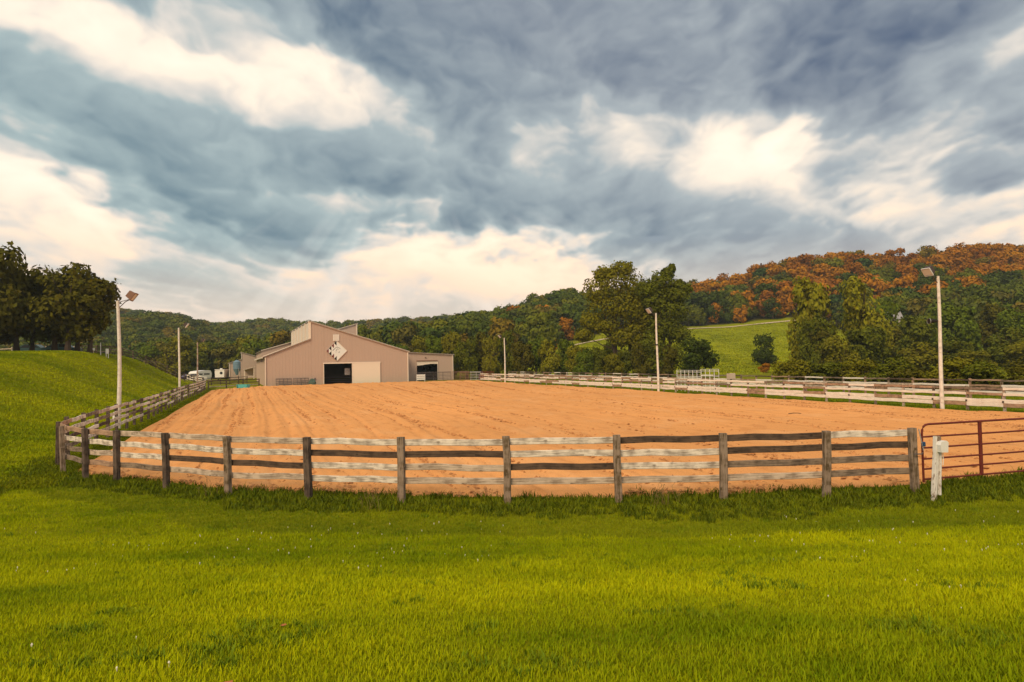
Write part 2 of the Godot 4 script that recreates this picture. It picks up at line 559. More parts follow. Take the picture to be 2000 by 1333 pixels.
func make_sand() -> void:
	var w := 1024
	var h := 1024
	var grit := FastNoiseLite.new()
	grit.seed = 5
	grit.frequency = 0.05
	grit.fractal_octaves = 4
	var img := Image.create(w, h, false, Image.FORMAT_RGB8)
	for j in h:
		var v := 9.0 + (j + 0.5) / h * 106.0
		for i in w:
			var u := -6.0 + (i + 0.5) / w * 42.0
			var g := grit.get_noise_2d(u * 30.0, v * 9.0)
			var big := n_rough.get_noise_2d(u * 7.0 + 300.0, v * 3.0)
			var c := Vector3(0.75, 0.36, 0.135)
			# crumbs of darker soil, lighter dry patches
			c = c.lerp(Vector3(0.50, 0.21, 0.075), smoothstep(0.1, 0.5, g) * 0.35)
			c = c.lerp(Vector3(0.78, 0.43, 0.20), smoothstep(0.1, 0.5, n_fine.get_noise_2d(u * 30.0 + 900.0, v * 24.0)) * 0.4)
			c *= 1.0 + big * 0.12
			img.set_pixel(i, j, Color(c.x, c.y, c.z).linear_to_srgb())
	var m := tex_mat(img, 0.95)
	m.metallic_specular = 0.1
	m.detail_enabled = true
	m.detail_blend_mode = BaseMaterial3D.BLEND_MODE_MUL
	m.detail_albedo = ImageTexture.create_from_image(mottle(80, 512, 0.06, 0.16, Vector3(0.8, 0.78, 0.75), Vector3(1.12, 1.12, 1.1), Vector3(0.72, 0.68, 0.62)))
	m.detail_uv_layer = BaseMaterial3D.DETAIL_UV_2
	m.uv2_triplanar = true
	m.uv2_world_triplanar = true
	m.uv2_scale = Vector3.ONE * 0.5
	var nu := 420
	var nv := 130
	var vs := PackedVector3Array()
	var uvs := PackedVector2Array()
	var ix := PackedInt32Array()
	for i in nu + 1:
		var u := lerpf(-4.95, 34.25, float(i) / nu)
		var a := near_end(u) + 0.72 + n_rough.get_noise_2d(u * 12.0, 0.0) * 0.5
		var b := sand_far(u)
		var ue := u
		for j in nv + 1:
			var t := float(j) / nv
			var v := lerpf(a, b, t * t * 0.5 + t * 0.5)
			if i == 0 or i == nu:
				ue = u + n_rough.get_noise_2d(v * 4.0, u) * 0.45
			var y := 0.10 + clampf(-furrow(ue, v), -0.7, 0.7) * 0.11 + n_rough.get_noise_2d(ue * 5.0, v * 5.0) * 0.02
			if j == 0 or i == 0 or i == nu:
				y = -0.03
			vs.append(A(ue, v, y))
			uvs.append(Vector2((ue + 6.0) / 42.0, (v - 9.0) / 106.0))
	for i in nu:
		for j in nv:
			var k := i * (nv + 1) + j
			ix.append_array([k, k + 1, k + nv + 1, k + 1, k + nv + 2, k + nv + 1])
	var st := SurfaceTool.new()
	var ar := []
	ar.resize(Mesh.ARRAY_MAX)
	ar[Mesh.ARRAY_VERTEX] = vs
	ar[Mesh.ARRAY_TEX_UV] = uvs
	ar[Mesh.ARRAY_INDEX] = ix
	st.create_from_arrays(ar)
	st.generate_normals()
	structure(obj("arena_sand", st.commit(), m))

func make_lane() -> void:
	# sandy farm track along the top of the meadow and the yard beside the far barn
	var st := begin()
	var last := []
	for i in 61:
		var x := lerpf(20.0, 128.0, i / 60.0)
		var d := 260.0 - maxf(0.0, 52.0 - x) * 1.2 + maxf(0.0, x - 92.0) * 0.05
		var row := []
		for k in [-1.1, 1.1]:
			row.append(on_land(x, -(d + k), 0.25))
		if last:
			quad(st, last[0], last[1], row[1], row[0])
		last = row
	structure(obj("farm_track", done(st), mat(0.52, 0.42, 0.30, 0.95)))
	st = begin()
	quad(st, Vector3(-66, 0.05, -128), Vector3(-78, 0.05, -172), Vector3(-55, 0.05, -172), Vector3(-47, 0.05, -128))
	structure(obj("yard_gravel", done(st), mat(0.50, 0.30, 0.17, 0.95)))

# ---------------------------------------------------------------- grass
func tuft(k: int, blades: int, spread: float, h0: float, h1: float, w: float, lean: float) -> ArrayMesh:
	rng.seed = 40 + k
	var vs := PackedVector3Array()
	var cl := PackedColorArray()
	for b in blades:
		var r := sqrt(rng.randf()) * spread
		var a := rng.randf() * TAU
		var p := Vector3(cos(a) * r, -0.008, sin(a) * r)
		var h := rf(h0, h1)
		var f := rng.randf() * TAU
		var out := Vector3(cos(f), 0, sin(f)) * h * rf(0.15, 1.0) * lean
		var side := Vector3(-sin(f + rf(-0.6, 0.6)), 0, cos(f)) * w * rf(0.7, 1.3)
		var m := p + Vector3(0, h * 0.6, 0) + out * 0.35
		var t := p + Vector3(0, h, 0) + out
		var g := rf(0.75, 1.25)
		var c := Color(g * rf(0.85, 1.2), g, g * rf(0.6, 1.3))
		if rng.randf() < 0.07:
			c = Color(1.7, 1.35, 2.2) * g
		vs.append_array([p - side, m - side * 0.8, p + side, p + side, m - side * 0.8, m + side * 0.8, m - side * 0.8, t, m + side * 0.8])
		for q in 9:
			cl.append(c)
	var st := SurfaceTool.new()
	var ar := []
	ar.resize(Mesh.ARRAY_MAX)
	ar[Mesh.ARRAY_VERTEX] = vs
	ar[Mesh.ARRAY_COLOR] = cl
	st.create_from_arrays(ar)
	st.generate_normals()
	return st.commit()

func scatter(called: String, mesh: Mesh, m: Material, at: Array, tint: Array, label: String, category: String) -> void:
	var mm := MultiMesh.new()
	mm.transform_format = MultiMesh.TRANSFORM_3D
	mm.use_colors = true
	mm.mesh = mesh
	mm.instance_count = at.size()
	for i in at.size():
		mm.set_instance_transform(i, at[i])
		mm.set_instance_color(i, tint[i])
	var o := MultiMeshInstance3D.new()
	o.name = numbered(called)
	o.multimesh = mm
	o.material_override = m
	add_child(o)
	stuff(o, label, category)

func grass_tint(x: float, d: float) -> Color:
	var a := n_rough.get_noise_2d(x * 9.0, d * 22.0)
	var b := n_fine.get_noise_2d(x * 60.0, d * 90.0)
	var t := clampf(0.55 + a * 0.9 + b * 0.45, 0.0, 1.0)
	var c := Color(0.18, 0.25, 0.005).lerp(Color(0.45, 0.475, 0.006), t)
	return c

func make_grass() -> void:
	var kinds := []
	for k in 4:
		kinds.append(tuft(k, 30, 0.075, 0.02, 0.052, 0.003, 0.8))
	var coarse := []
	for k in 3:
		coarse.append(tuft(10 + k, 22, 0.26, 0.06, 0.13, 0.012, 0.8))
	var weeds := []
	for k in 3:
		weeds.append(tuft(20 + k, 26, 0.16, 0.07, 0.23, 0.011, 1.1))
	rng.seed = 77
	var at := [[], [], [], []]
	var tint := [[], [], [], []]
	var wa := [[], [], []]
	var wt := [[], [], []]
	var d := 1.6
	while d < 24.0:
		var s := 0.05 + 0.0042 * d
		var half := 0.8 * d + 2.2
		var x := -half
		while x < half:
			var px := x + rf(-0.5, 0.5) * s
			var pd := d + rf(-0.5, 0.5) * s
			x += s
			var q := to_uv(px, -pd)
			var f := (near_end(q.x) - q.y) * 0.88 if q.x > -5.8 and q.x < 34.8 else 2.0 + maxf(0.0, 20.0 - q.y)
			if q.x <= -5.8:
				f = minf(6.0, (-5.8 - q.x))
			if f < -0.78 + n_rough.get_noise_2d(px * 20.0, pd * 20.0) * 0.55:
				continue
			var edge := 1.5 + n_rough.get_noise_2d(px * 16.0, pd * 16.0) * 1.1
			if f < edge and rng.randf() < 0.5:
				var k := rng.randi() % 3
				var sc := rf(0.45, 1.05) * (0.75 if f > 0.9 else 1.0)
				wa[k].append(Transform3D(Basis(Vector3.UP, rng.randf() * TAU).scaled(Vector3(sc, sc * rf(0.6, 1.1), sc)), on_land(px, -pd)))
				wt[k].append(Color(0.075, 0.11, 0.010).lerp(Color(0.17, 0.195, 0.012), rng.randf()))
				continue
			if n_fine.get_noise_2d(px * 70.0 + 400.0, pd * 110.0) > 0.33 and rng.randf() < 0.3:
				var kc := rng.randi() % 3
				var sk := rf(0.2, 0.42)
				wa[kc].append(Transform3D(Basis(Vector3.UP, rng.randf() * TAU).scaled(Vector3(sk * 1.3, sk, sk * 1.3)), on_land(px, -pd)))
				wt[kc].append(Color(0.13, 0.20, 0.012).lerp(Color(0.24, 0.30, 0.012), rng.randf()))
				continue
			var k2 := rng.randi() % 4
			var sc2 := rf(0.68, 1.12) * (1.0 + 0.03 * d) * (1.0 + maxf(0.0, n_fine.get_noise_2d(px * 45.0, pd * 45.0)) * 0.8)
			at[k2].append(Transform3D(Basis(Vector3.UP, rng.randf() * TAU).scaled(Vector3(sc2, sc2 * rf(0.7, 1.15), sc2)), on_land(px, -pd)))
			var c := grass_tint(px, pd)
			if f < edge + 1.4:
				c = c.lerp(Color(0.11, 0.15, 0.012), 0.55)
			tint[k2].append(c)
		d += s
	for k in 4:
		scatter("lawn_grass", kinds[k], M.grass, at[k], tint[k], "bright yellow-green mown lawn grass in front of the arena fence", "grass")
	for k in 3:
		scatter("fence_weeds", weeds[k], M.grass, wa[k], wt[k], "darker long grass and weeds along the foot of the fence", "grass")
	var ca := [[], [], []]
	var ct := [[], [], []]
	# bank on the left, and the strips along the arena sides
	for i in 62000:
		var dd := 18.0 + 92.0 * pow(rng.randf(), 1.35)
		var xx := rf(-0.86, -0.16) * dd - 2.0
		var q := to_uv(xx, -dd)
		if q.x > -5.1 + n_rough.get_noise_2d(q.y * 9.0, 3.0) * 0.4:
			continue
		var k := rng.randi() % 3
		var sc := rf(0.6, 1.1)
		ca[k].append(Transform3D(Basis(Vector3.UP, rng.randf() * TAU).scaled(Vector3(sc * 1.5, sc, sc * 1.5)), on_land(xx, -dd)))
		var c := grass_tint(xx * 0.35, dd * 0.5).lerp(Color(0.12, 0.14, 0.008), 0.2 if q.x < -6.5 else 0.75)
		ct[k].append(c)
	for i in 34000:
		var v := 14.0 + 96.0 * rng.randf()
		var u := rf(33.9, 47.0)
		if u < 34.3 + n_rough.get_noise_2d(v * 9.0, 9.0) * 0.3:
			continue
		var k := rng.randi() % 3
		var p := A(u, v)
		var sc := rf(0.6, 1.2)
		ca[k].append(Transform3D(Basis(Vector3.UP, rng.randf() * TAU).scaled(Vector3(sc * 1.3, sc, sc * 1.3)), on_land(p.x, p.z)))
		ct[k].append(grass_tint(p.x, p.z).lerp(Color(0.09, 0.15, 0.012), 0.6))
	# meadow on the slope behind the trees
	for i in 9000:
		var dd := rf(124.0, 262.0)
		var xx := rf(20.0, 112.0)
		if wooded(xx, dd):
			continue
		var k := rng.randi() % 3
		var sc := rf(1.6, 3.6)
		ca[k].append(Transform3D(Basis(Vector3.UP, rng.randf() * TAU).scaled(Vector3(sc * 1.8, sc * 0.8, sc * 1.8)), on_land(xx, -dd)))
		ct[k].append(Color(0.19, 0.23, 0.012).lerp(Color(0.42, 0.43, 0.014), clampf(0.5 + n_rough.get_noise_2d(xx * 5.0, dd * 2.5) + rf(-0.25, 0.25), 0.0, 1.0)))
	for k in 3:
		scatter("rough_grass", coarse[k], M.grass, ca[k], ct[k], "grass of the bank and verges beside the arena", "grass")
	# clover heads
	var fl := begin()
	for k in 7:
		var w := TAU * k / 7.0
		var w2 := TAU * (k + 1) / 7.0
		tri(fl, Vector3(cos(w) * 0.011, 0.055, sin(w) * 0.011), Vector3(0, 0.072, 0), Vector3(cos(w2) * 0.011, 0.055, sin(w2) * 0.011))
		tri(fl, Vector3(cos(w) * 0.011, 0.055, sin(w) * 0.011), Vector3(cos(w2) * 0.011, 0.055, sin(w2) * 0.011), Vector3(0, 0.0, 0))
	var fa := []
	var ft := []
	for i in 420:
		var dd := 2.8 + 10.5 * rng.randf()
		var xx := rf(-0.8, 0.8) * dd
		if n_rough.get_noise_2d(xx * 14.0 + 70.0, dd * 14.0) + (0.25 if xx > 5.0 and dd > 9.0 else 0.0) < 0.12:
			continue
		fa.append(Transform3D(Basis(Vector3.UP, rng.randf() * TAU).scaled(Vector3.ONE * rf(0.45, 0.75)), on_land(xx, -dd)))
		ft.append(Color.WHITE)
	scatter("clover_flowers", done(fl), M.flower, fa, ft, "tiny white clover heads dotted through the lawn", "flowers")
	var lump := begin()
	for k in 6:
		var w := TAU * k / 6.0
		var w2 := TAU * (k + 1) / 6.0
		var ra := 0.03 + 0.012 * (k % 3)
		var rb := 0.03 + 0.012 * ((k + 1) % 3 if k < 5 else 0)
		tri(lump, Vector3(cos(w) * ra, -0.01, sin(w) * ra), Vector3(0.004, 0.028, 0.0), Vector3(cos(w2) * rb, -0.01, sin(w2) * rb))
	var la := []
	var lt := []
	for i in 5200:
		var u := rf(-4.6, 33.8)
		var v := near_end(u) + 0.8 + (pow(rng.randf(), 3.0) * 9.0 if i % 3 else rng.randf() * 60.0)
		if n_rough.get_noise_2d(u * 14.0, v * 5.0 + 90.0) < 0.0:
			continue
		var sc := rf(0.4, 1.5)
		la.append(Transform3D(Basis(Vector3.UP, rng.randf() * TAU).scaled(Vector3(sc, sc * rf(0.5, 1.0), sc)), A(u, v, 0.10)))
		lt.append(Color(0.34, 0.15, 0.055).lerp(Color(0.60, 0.30, 0.12), rng.randf()))
	# crumbs thrown up in rows by the harrow
	for i in 60000:
		var u := rf(-4.6, 33.8)
		var v := near_end(u) + 1.5 + pow(rng.randf(), 1.3) * 88.0
		if v > sand_far(u) - 1.0:
			continue
		var q := u - 0.0055 * maxf(0.0, u - 9.0) * v + n_rough.get_noise_2d(u * 2.0, v * 1.3) * 0.9
		if n_fine.get_noise_2d(q * 190.0 + 5000.0, v * 1.6 + 900.0) + 0.5 * n_fine.get_noise_2d(q * 420.0 + 2000.0, v * 5.0) < 0.24:
			continue
		var sc := rf(0.7, 1.9) * (1.0 + v * 0.008)
		la.append(Transform3D(Basis(Vector3.UP, rng.randf() * TAU).scaled(Vector3(sc, sc * rf(0.5, 1.0), sc)), A(u, v, 0.10)))
		lt.append(Color(0.36, 0.15, 0.052).lerp(Color(0.58, 0.27, 0.10), rng.randf()))
	var lm: StandardMaterial3D = mat(1, 1, 1, 0.95)
	lm.vertex_color_use_as_albedo = true
	scatter("sand_clods", done(lump), lm, la, lt, "small crumbs and clods of soil scattered over the arena sand", "clods")
	# thin dry stalks by the fence
	for p in [[3.05, 14.15], [3.2, 14.2], [-7.3, 16.3], [-3.0, 14.4]]:
		var st := begin()
		for k in 7:
			var q := Vector3(rf(-0.25, 0.25), 0, rf(-0.1, 0.1))
			var top := q + Vector3(rf(-0.15, 0.15), rf(0.25, 0.5), rf(-0.1, 0.1))
			tube(st, [q, (q + top) * 0.5 + Vector3(rf(-0.03, 0.03), 0, 0), top], [0.004, 0.003, 0.002], 3)
			for e in 4:
				var s := q.lerp(top, rf(0.5, 1.0))
				tube(st, [s, s + Vector3(rf(-0.07, 0.07), rf(0.02, 0.08), rf(-0.04, 0.04))], [0.003, 0.004], 3)
		var o := obj("dry_weed", done(st), mat(0.20, 0.14, 0.06, 0.9))
		o.position = on_land(p[0], -p[1])
		tag(o, "thin brown dry weed stalks poking up before the fence, " + ("beneath its middle rails" if p[0] > 3.1 else "right of centre" if p[0] > 0 else "left of centre" if p[0] > -5 else "near its left bend"), "weed", "dry weeds along the fence")
	for p in [[-1.75, 4.15, "nearest the bottom edge of the lawn"], [-1.9, 5.6, "further up the lawn than the larger one"]]:
		var st := begin()
		for k in 10:
			var a := TAU * k / 10.0
			var b := TAU * (k + 1) / 10.0
			var ra := 0.05 + 0.022 * (k % 2)
			var rb := 0.05 + 0.022 * ((k + 1) % 2)
			tri(st, Vector3(0, 0.0, 0), Vector3(cos(a) * ra, 0.018, sin(a) * ra * 0.7), Vector3(cos(b) * rb, 0.018, sin(b) * rb * 0.7))
		var o := obj("fallen_leaf", done(st), M.dead_leaf)
		o.position = on_land(p[0], -p[1], 0.04)
		o.rotation = Vector3(0.15, rf(0, 3), 0.1)
		o.scale = Vector3.ONE * (0.6 if p[1] < 5.0 else 0.4)
		tag(o, "dry orange-brown leaf lying on the grass " + p[2], "leaf", "fallen leaves on the lawn")

# ---------------------------------------------------------------- fences
var board_meshes := {}
func board_mesh(h: float, th: float, k: int) -> ArrayMesh:
	var key := "%.3f %.3f %d" % [h, th, k]
	if board_meshes.has(key):
		return board_meshes[key]
	var st := begin()
	var c := 0.008
	var a := h * 0.5
	var b := th * 0.5
	var ring := [Vector2(-a + c, -b), Vector2(a - c, -b), Vector2(a, -b + c), Vector2(a, b - c), Vector2(a - c, b), Vector2(-a + c, b), Vector2(-a, b - c), Vector2(-a, -b + c)]
	var run := [0.0, h, h + c, h + th, h + th + c, h * 2 + th, h * 2 + th + c, h * 2 + th * 2, h * 2 + th * 2 + c]
	var tall: float = 1.0 / (h * 2.0 + th * 2.0 + c)
	rng.seed = 600 + k
	# a sawn board is not quite straight: three stations with a slight bow
	var bow := [0.0, rf(-0.018, 0.018), rf(-0.018, 0.018), 0.0]
	for s in 3:
		var x0 := -0.5 + s / 3.0
		var x1 := -0.5 + (s + 1) / 3.0
		for i in 8:
			var p: Vector2 = ring[i]
			var q: Vector2 = ring[(i + 1) % 8]
			var v := [Vector3(x0, p.x + bow[s], p.y), Vector3(x0, q.x + bow[s], q.y), Vector3(x1, q.x + bow[s + 1], q.y), Vector3(x1, p.x + bow[s + 1], p.y)]
			var uv := [Vector2(x0, run[i] * tall), Vector2(x0, run[i + 1] * tall), Vector2(x1, run[i + 1] * tall), Vector2(x1, run[i] * tall)]
			for n in [0, 1, 2, 0, 2, 3]:
				st.set_uv(Vector2((uv[n].x + 0.5) * 0.9 + k * 0.37, uv[n].y + k * 0.21))
				st.add_vertex(v[n])
	for e in [-0.5, 0.5]:
		for i in range(1, 7):
			for n in ([0, i + 1, i] if e < 0 else [0, i, i + 1]):
				st.set_uv(Vector2(k * 0.37 + ring[n].x, ring[n].y))
				st.add_vertex(Vector3(e, ring[n].x, ring[n].y))
	board_meshes[key] = done(st)
	return board_meshes[key]

func post_mesh(w: float, t: float, k: int) -> ArrayMesh:
	var key := "post %.3f %.3f %d" % [w, t, k]
	if board_meshes.has(key):
		return board_meshes[key]
	# a board stood on end: unit height, its foot at -0.25 m below ground
	var m := board_mesh(w, t, k + 10)
	var st := SurfaceTool.new()
	st.begin(Mesh.PRIMITIVE_TRIANGLES)
	st.append_from(m, 0, Transform3D(Basis(Vector3(0, 1, 0), Vector3(1, 0, 0), Vector3(0, 0, -1)), Vector3(0, 0.5, 0)))
	board_meshes[key] = st.commit()
	return board_meshes[key]

# posts: ground points; rails: [centre height, board height]; side: which side of the posts the rails are nailed to
func fence(called: String, label: String, posts: Array, rails: Array, side: float, post_h: float, pw: float, tone: Callable, group := "") -> Node3D:
	var root := thing(called, label, "fence", posts[0], 0.0, group)
	var o0: Vector3 = posts[0]
	var dirs := []
	for i in posts.size():
		var a: Vector3 = posts[maxi(i - 1, 0)]
		var b: Vector3 = posts[mini(i + 1, posts.size() - 1)]
		dirs.append((b - a).normalized())
	rng.seed = posts.size() * 31 + int(post_h * 100.0)
	for i in posts.size():
		var d: Vector3 = dirs[i]
		var p := obj("post", post_mesh(pw, pw * 0.82, i % 3), M.post_dark if tone.call(i, -1) == "dark" else M[tone.call(i, -1)], root)
		var up := Vector3(rf(-0.025, 0.025), 1, rf(-0.025, 0.025)).normalized()
		var x := (d - up * d.dot(up)).normalized()
		p.transform = Transform3D(Basis(x, up * (post_h + 0.3 + rf(-0.03, 0.03)), x.cross(up)), posts[i] - o0 - Vector3(0, 0.3, 0))
	for i in posts.size() - 1:
		var a: Vector3 = posts[i]
		var b: Vector3 = posts[i + 1]
		for r in rails.size():
			var d := b - a
			var n := Vector3(d.z, 0, -d.x).normalized() * side * (pw * 0.41 + 0.024)
			var ya: float = rails[r][0] + rf(-0.015, 0.015)
			var yb: float = rails[r][0] + rf(-0.015, 0.015)
			var p := a + n + Vector3(0, ya, 0)
			var q := b + n + Vector3(0, yb, 0)
			var x := q - p
			var len := x.length() - 0.012
			x = x.normalized()
			var z := x.cross(Vector3.UP).normalized()
			var y := z.cross(x).rotated(x, rf(-0.03, 0.03))
			var tn: String = tone.call(i, r)
			if tn == "":
				continue
			var o := obj("rail", board_mesh(rails[r][1], 0.042, rng.randi() % 5), M[tn], root)
			o.transform = Transform3D(Basis(x * len, y, x.cross(y).normalized()), (p + q) * 0.5 - o0)
	return root

func beam(st: SurfaceTool, a: Vector3, b: Vector3, hy: float, hz: float, ch := 0.0) -> void:
	var x := (b - a).normalized()
	var z := x.cross(Vector3.UP if absf(x.y) < 0.99 else Vector3.BACK).normalized()
	box(st, Transform3D(Basis(x, z.cross(x), z), (a + b) * 0.5), Vector3(a.distance_to(b), hy, hz), ch)

# tones of the near fence, bay by bay from the left bend to the gate: rails from the top down
const NEAR_TONES := [["brown", "pale", "mid", "mid"], ["brown", "pale", "mid", "mid"], ["brown", "light", "mid", "mid"], ["brown", "light", "pale", "brown"], ["pale", "light", "light", "mid"], ["pale", "light", "dark", "pale"], ["pale", "light", "dark", "pale"], ["light", "dark", "light", "light"], ["light", "dark", "pale", "pale"], ["light", "light", "dark", "pale"], ["dark", "light", "light", "pale"], ["dark", "dark", "mid", "pale"], ["light", "dark", "mid", "mid"]]
const FENCE_RAILS := [[1.325, 0.14], [1.045, 0.14], [0.765, 0.14], [0.475, 0.14]]

func make_fences() -> void:
	var posts := []
	var v := 104.5
	while v > 27.0:
		posts.append(A(-5.9 + n_rough.get_noise_2d(v * 3.0, 7.0) * 0.25, v))
		v -= 2.32
	var bend := posts.size()
	for p in [[-5.8, 25.7], [-5.25, 23.95], [-4.35, 22.3], [-3.4, 21.15], [-2.03, 19.6], [-0.52, 17.8], [1.22, 16.35], [3.06, 14.95], [5.13, 13.82], [7.27, 12.82], [9.36, 12.05], [11.51, 11.37], [13.48, 10.83]]:
		posts.append(A(p[0], p[1]))
	for i in posts.size():
		posts[i].y = land(posts[i].x, posts[i].z)
	rng.seed = 11
	var pick := []
	for i in 400:
		pick.append(["light", "pale", "mid", "dark", "light", "light", "white"][rng.randi() % 7])
	var tone := func(i: int, r: int) -> String:
		if r < 0:
			return "dark" if i in [bend, bend + 2, bend + 4, bend + 6, bend + 3] or i < bend else "post"
		if i >= bend - 1:
			return NEAR_TONES[mini(i - bend + 1, 12)][r]
		return pick[(i * 4 + r) % 400]
	fence("board_fence", "weathered four-rail wooden board fence curving round the near end of the arena", posts, FENCE_RAILS, 1.0, 1.43, 0.15, tone)
	# far side of the arena, two rails over a wide kick board
	var right := []
	v = 17.2
	while v < 105.0:
		right.append(A(34.7 + n_rough.get_noise_2d(v * 3.0, 70.0) * 0.2, v))
		v += 1.86
	var pick2 := []
	for i in 500:
		pick2.append(["white", "brown", "pale", "white", "brown", "mid", "white"][rng.randi() % 7])
	var tone2 := func(i: int, r: int) -> String:
		if r < 0:
			return "post" if i % 3 else "pale"
		if r >= 2:
			return "white" if pick2[(i * 3 + r) % 500] != "mid" else "brown"
		return pick2[(i * 5 + r * 2) % 500]
	var rf_ := fence("kick_board_fence", "whitish board fence with a wide kick board along the right side of the sand", right, [[1.2, 0.14], [0.93, 0.13], [0.60, 0.19], [0.40, 0.19]], 1.0, 1.3, 0.12, tone2)
	for i in range(0, right.size() - 1):
		if pick2[i] != "white":
			var st := begin()
			bx(st, Vector3.ZERO, Vector3(0.1, 0.1, 0.012))
			var o := obj("splice_plate", done(st), M.post_dark, rf_)
			var d: Vector3 = (right[i + 1] - right[i]).normalized()
			var n := Vector3(d.z, 0, -d.x).normalized() * 0.1
			o.transform = Transform3D(Basis(d, Vector3.UP, d.cross(Vector3.UP)), right[i] + n + Vector3(0, 0.56, 0) - right[0])
	# outer fence beyond the grass lane
	var outer := []
	v = 12.0
	while v < 112.0:
		outer.append(A(42.0 + n_rough.get_noise_2d(v * 3.0, 40.0) * 0.3, v))
		v += 1.95
	var tone3 := func(i: int, r: int) -> String:
		if r < 0:
			return "brown" if i % 2 else "post"
		if r == 0:
			return ["mid", "mid", "brown", "white", "dark"][(i * 7 + i / 5) % 5]
		return ["white", "white", "pale", "brown", "white"][(i * 3 + r * 2 + i / 4) % 5]
	fence("lane_fence", "three-rail fence beyond the grass lane, in front of the right-hand trees", outer, [[1.31, 0.10], [0.98, 0.12], [0.62, 0.12]], 1.0, 1.4, 0.13, tone3)
	# short dark fence between the left fence and the barn
	var short := []
	for k in 4:
		short.append(A(-5.6, 105.6).lerp(A(1.2, 114.5), k / 3.0))
	fence("yard_fence", "short dark rail fence between the long left fence and the barn corner", short, [[1.15, 0.13], [0.75, 0.13], [0.35, 0.13]], 1.0, 1.25, 0.14, func(i: int, r: int) -> String: return "dark" if r != 2 else "pale")
	# rail fence that runs down behind the crest of the bank
	var crest := []
	for k in 17:
		var p := Vector3(-60.5, 0, -96).lerp(Vector3(-50.0, 0, -128.0), k / 16.0) + Vector3(n_rough.get_noise_2d(k * 9.0, 0), 0, 0)
		crest.append(on_land(p.x, p.z))
	fence("crest_fence", "dark rail fence running down behind the crest of the grassy bank", crest, [[1.25, 0.12], [0.85, 0.12], [0.45, 0.12]], -1.0, 1.4, 0.13, func(i: int, r: int) -> String: return "dark" if (i + r) % 3 else "mid")
	var back := []
	for k in 13:
		var p := Vector3(-92.0, 0, -99.0).lerp(Vector3(-61.5, 0, -97.0), k / 12.0)
		back.append(on_land(p.x, p.z))
	fence("bank_fence", "pale rail fence behind the trunks of the dark trees on the bank", back, [[1.2, 0.14], [0.8, 0.14], [0.4, 0.14]], -1.0, 1.4, 0.13, func(i: int, r: int) -> String: return "pale" if (i + r) % 4 else "mid")
	# white fence by the parked trucks
	var white := []
	for k in 6:
		var p := Vector3(-65.8, 0, -138.0).lerp(Vector3(-62.4, 0, -137.0), k / 5.0)
		white.append(on_land(p.x, p.z))
	fence("white_fence", "low white rail fence in front of the white trailer at the left of the yard", white, [[1.1, 0.16], [0.75, 0.16], [0.4, 0.16]], -1.0, 1.2, 0.12, func(i: int, r: int) -> String: return "white")

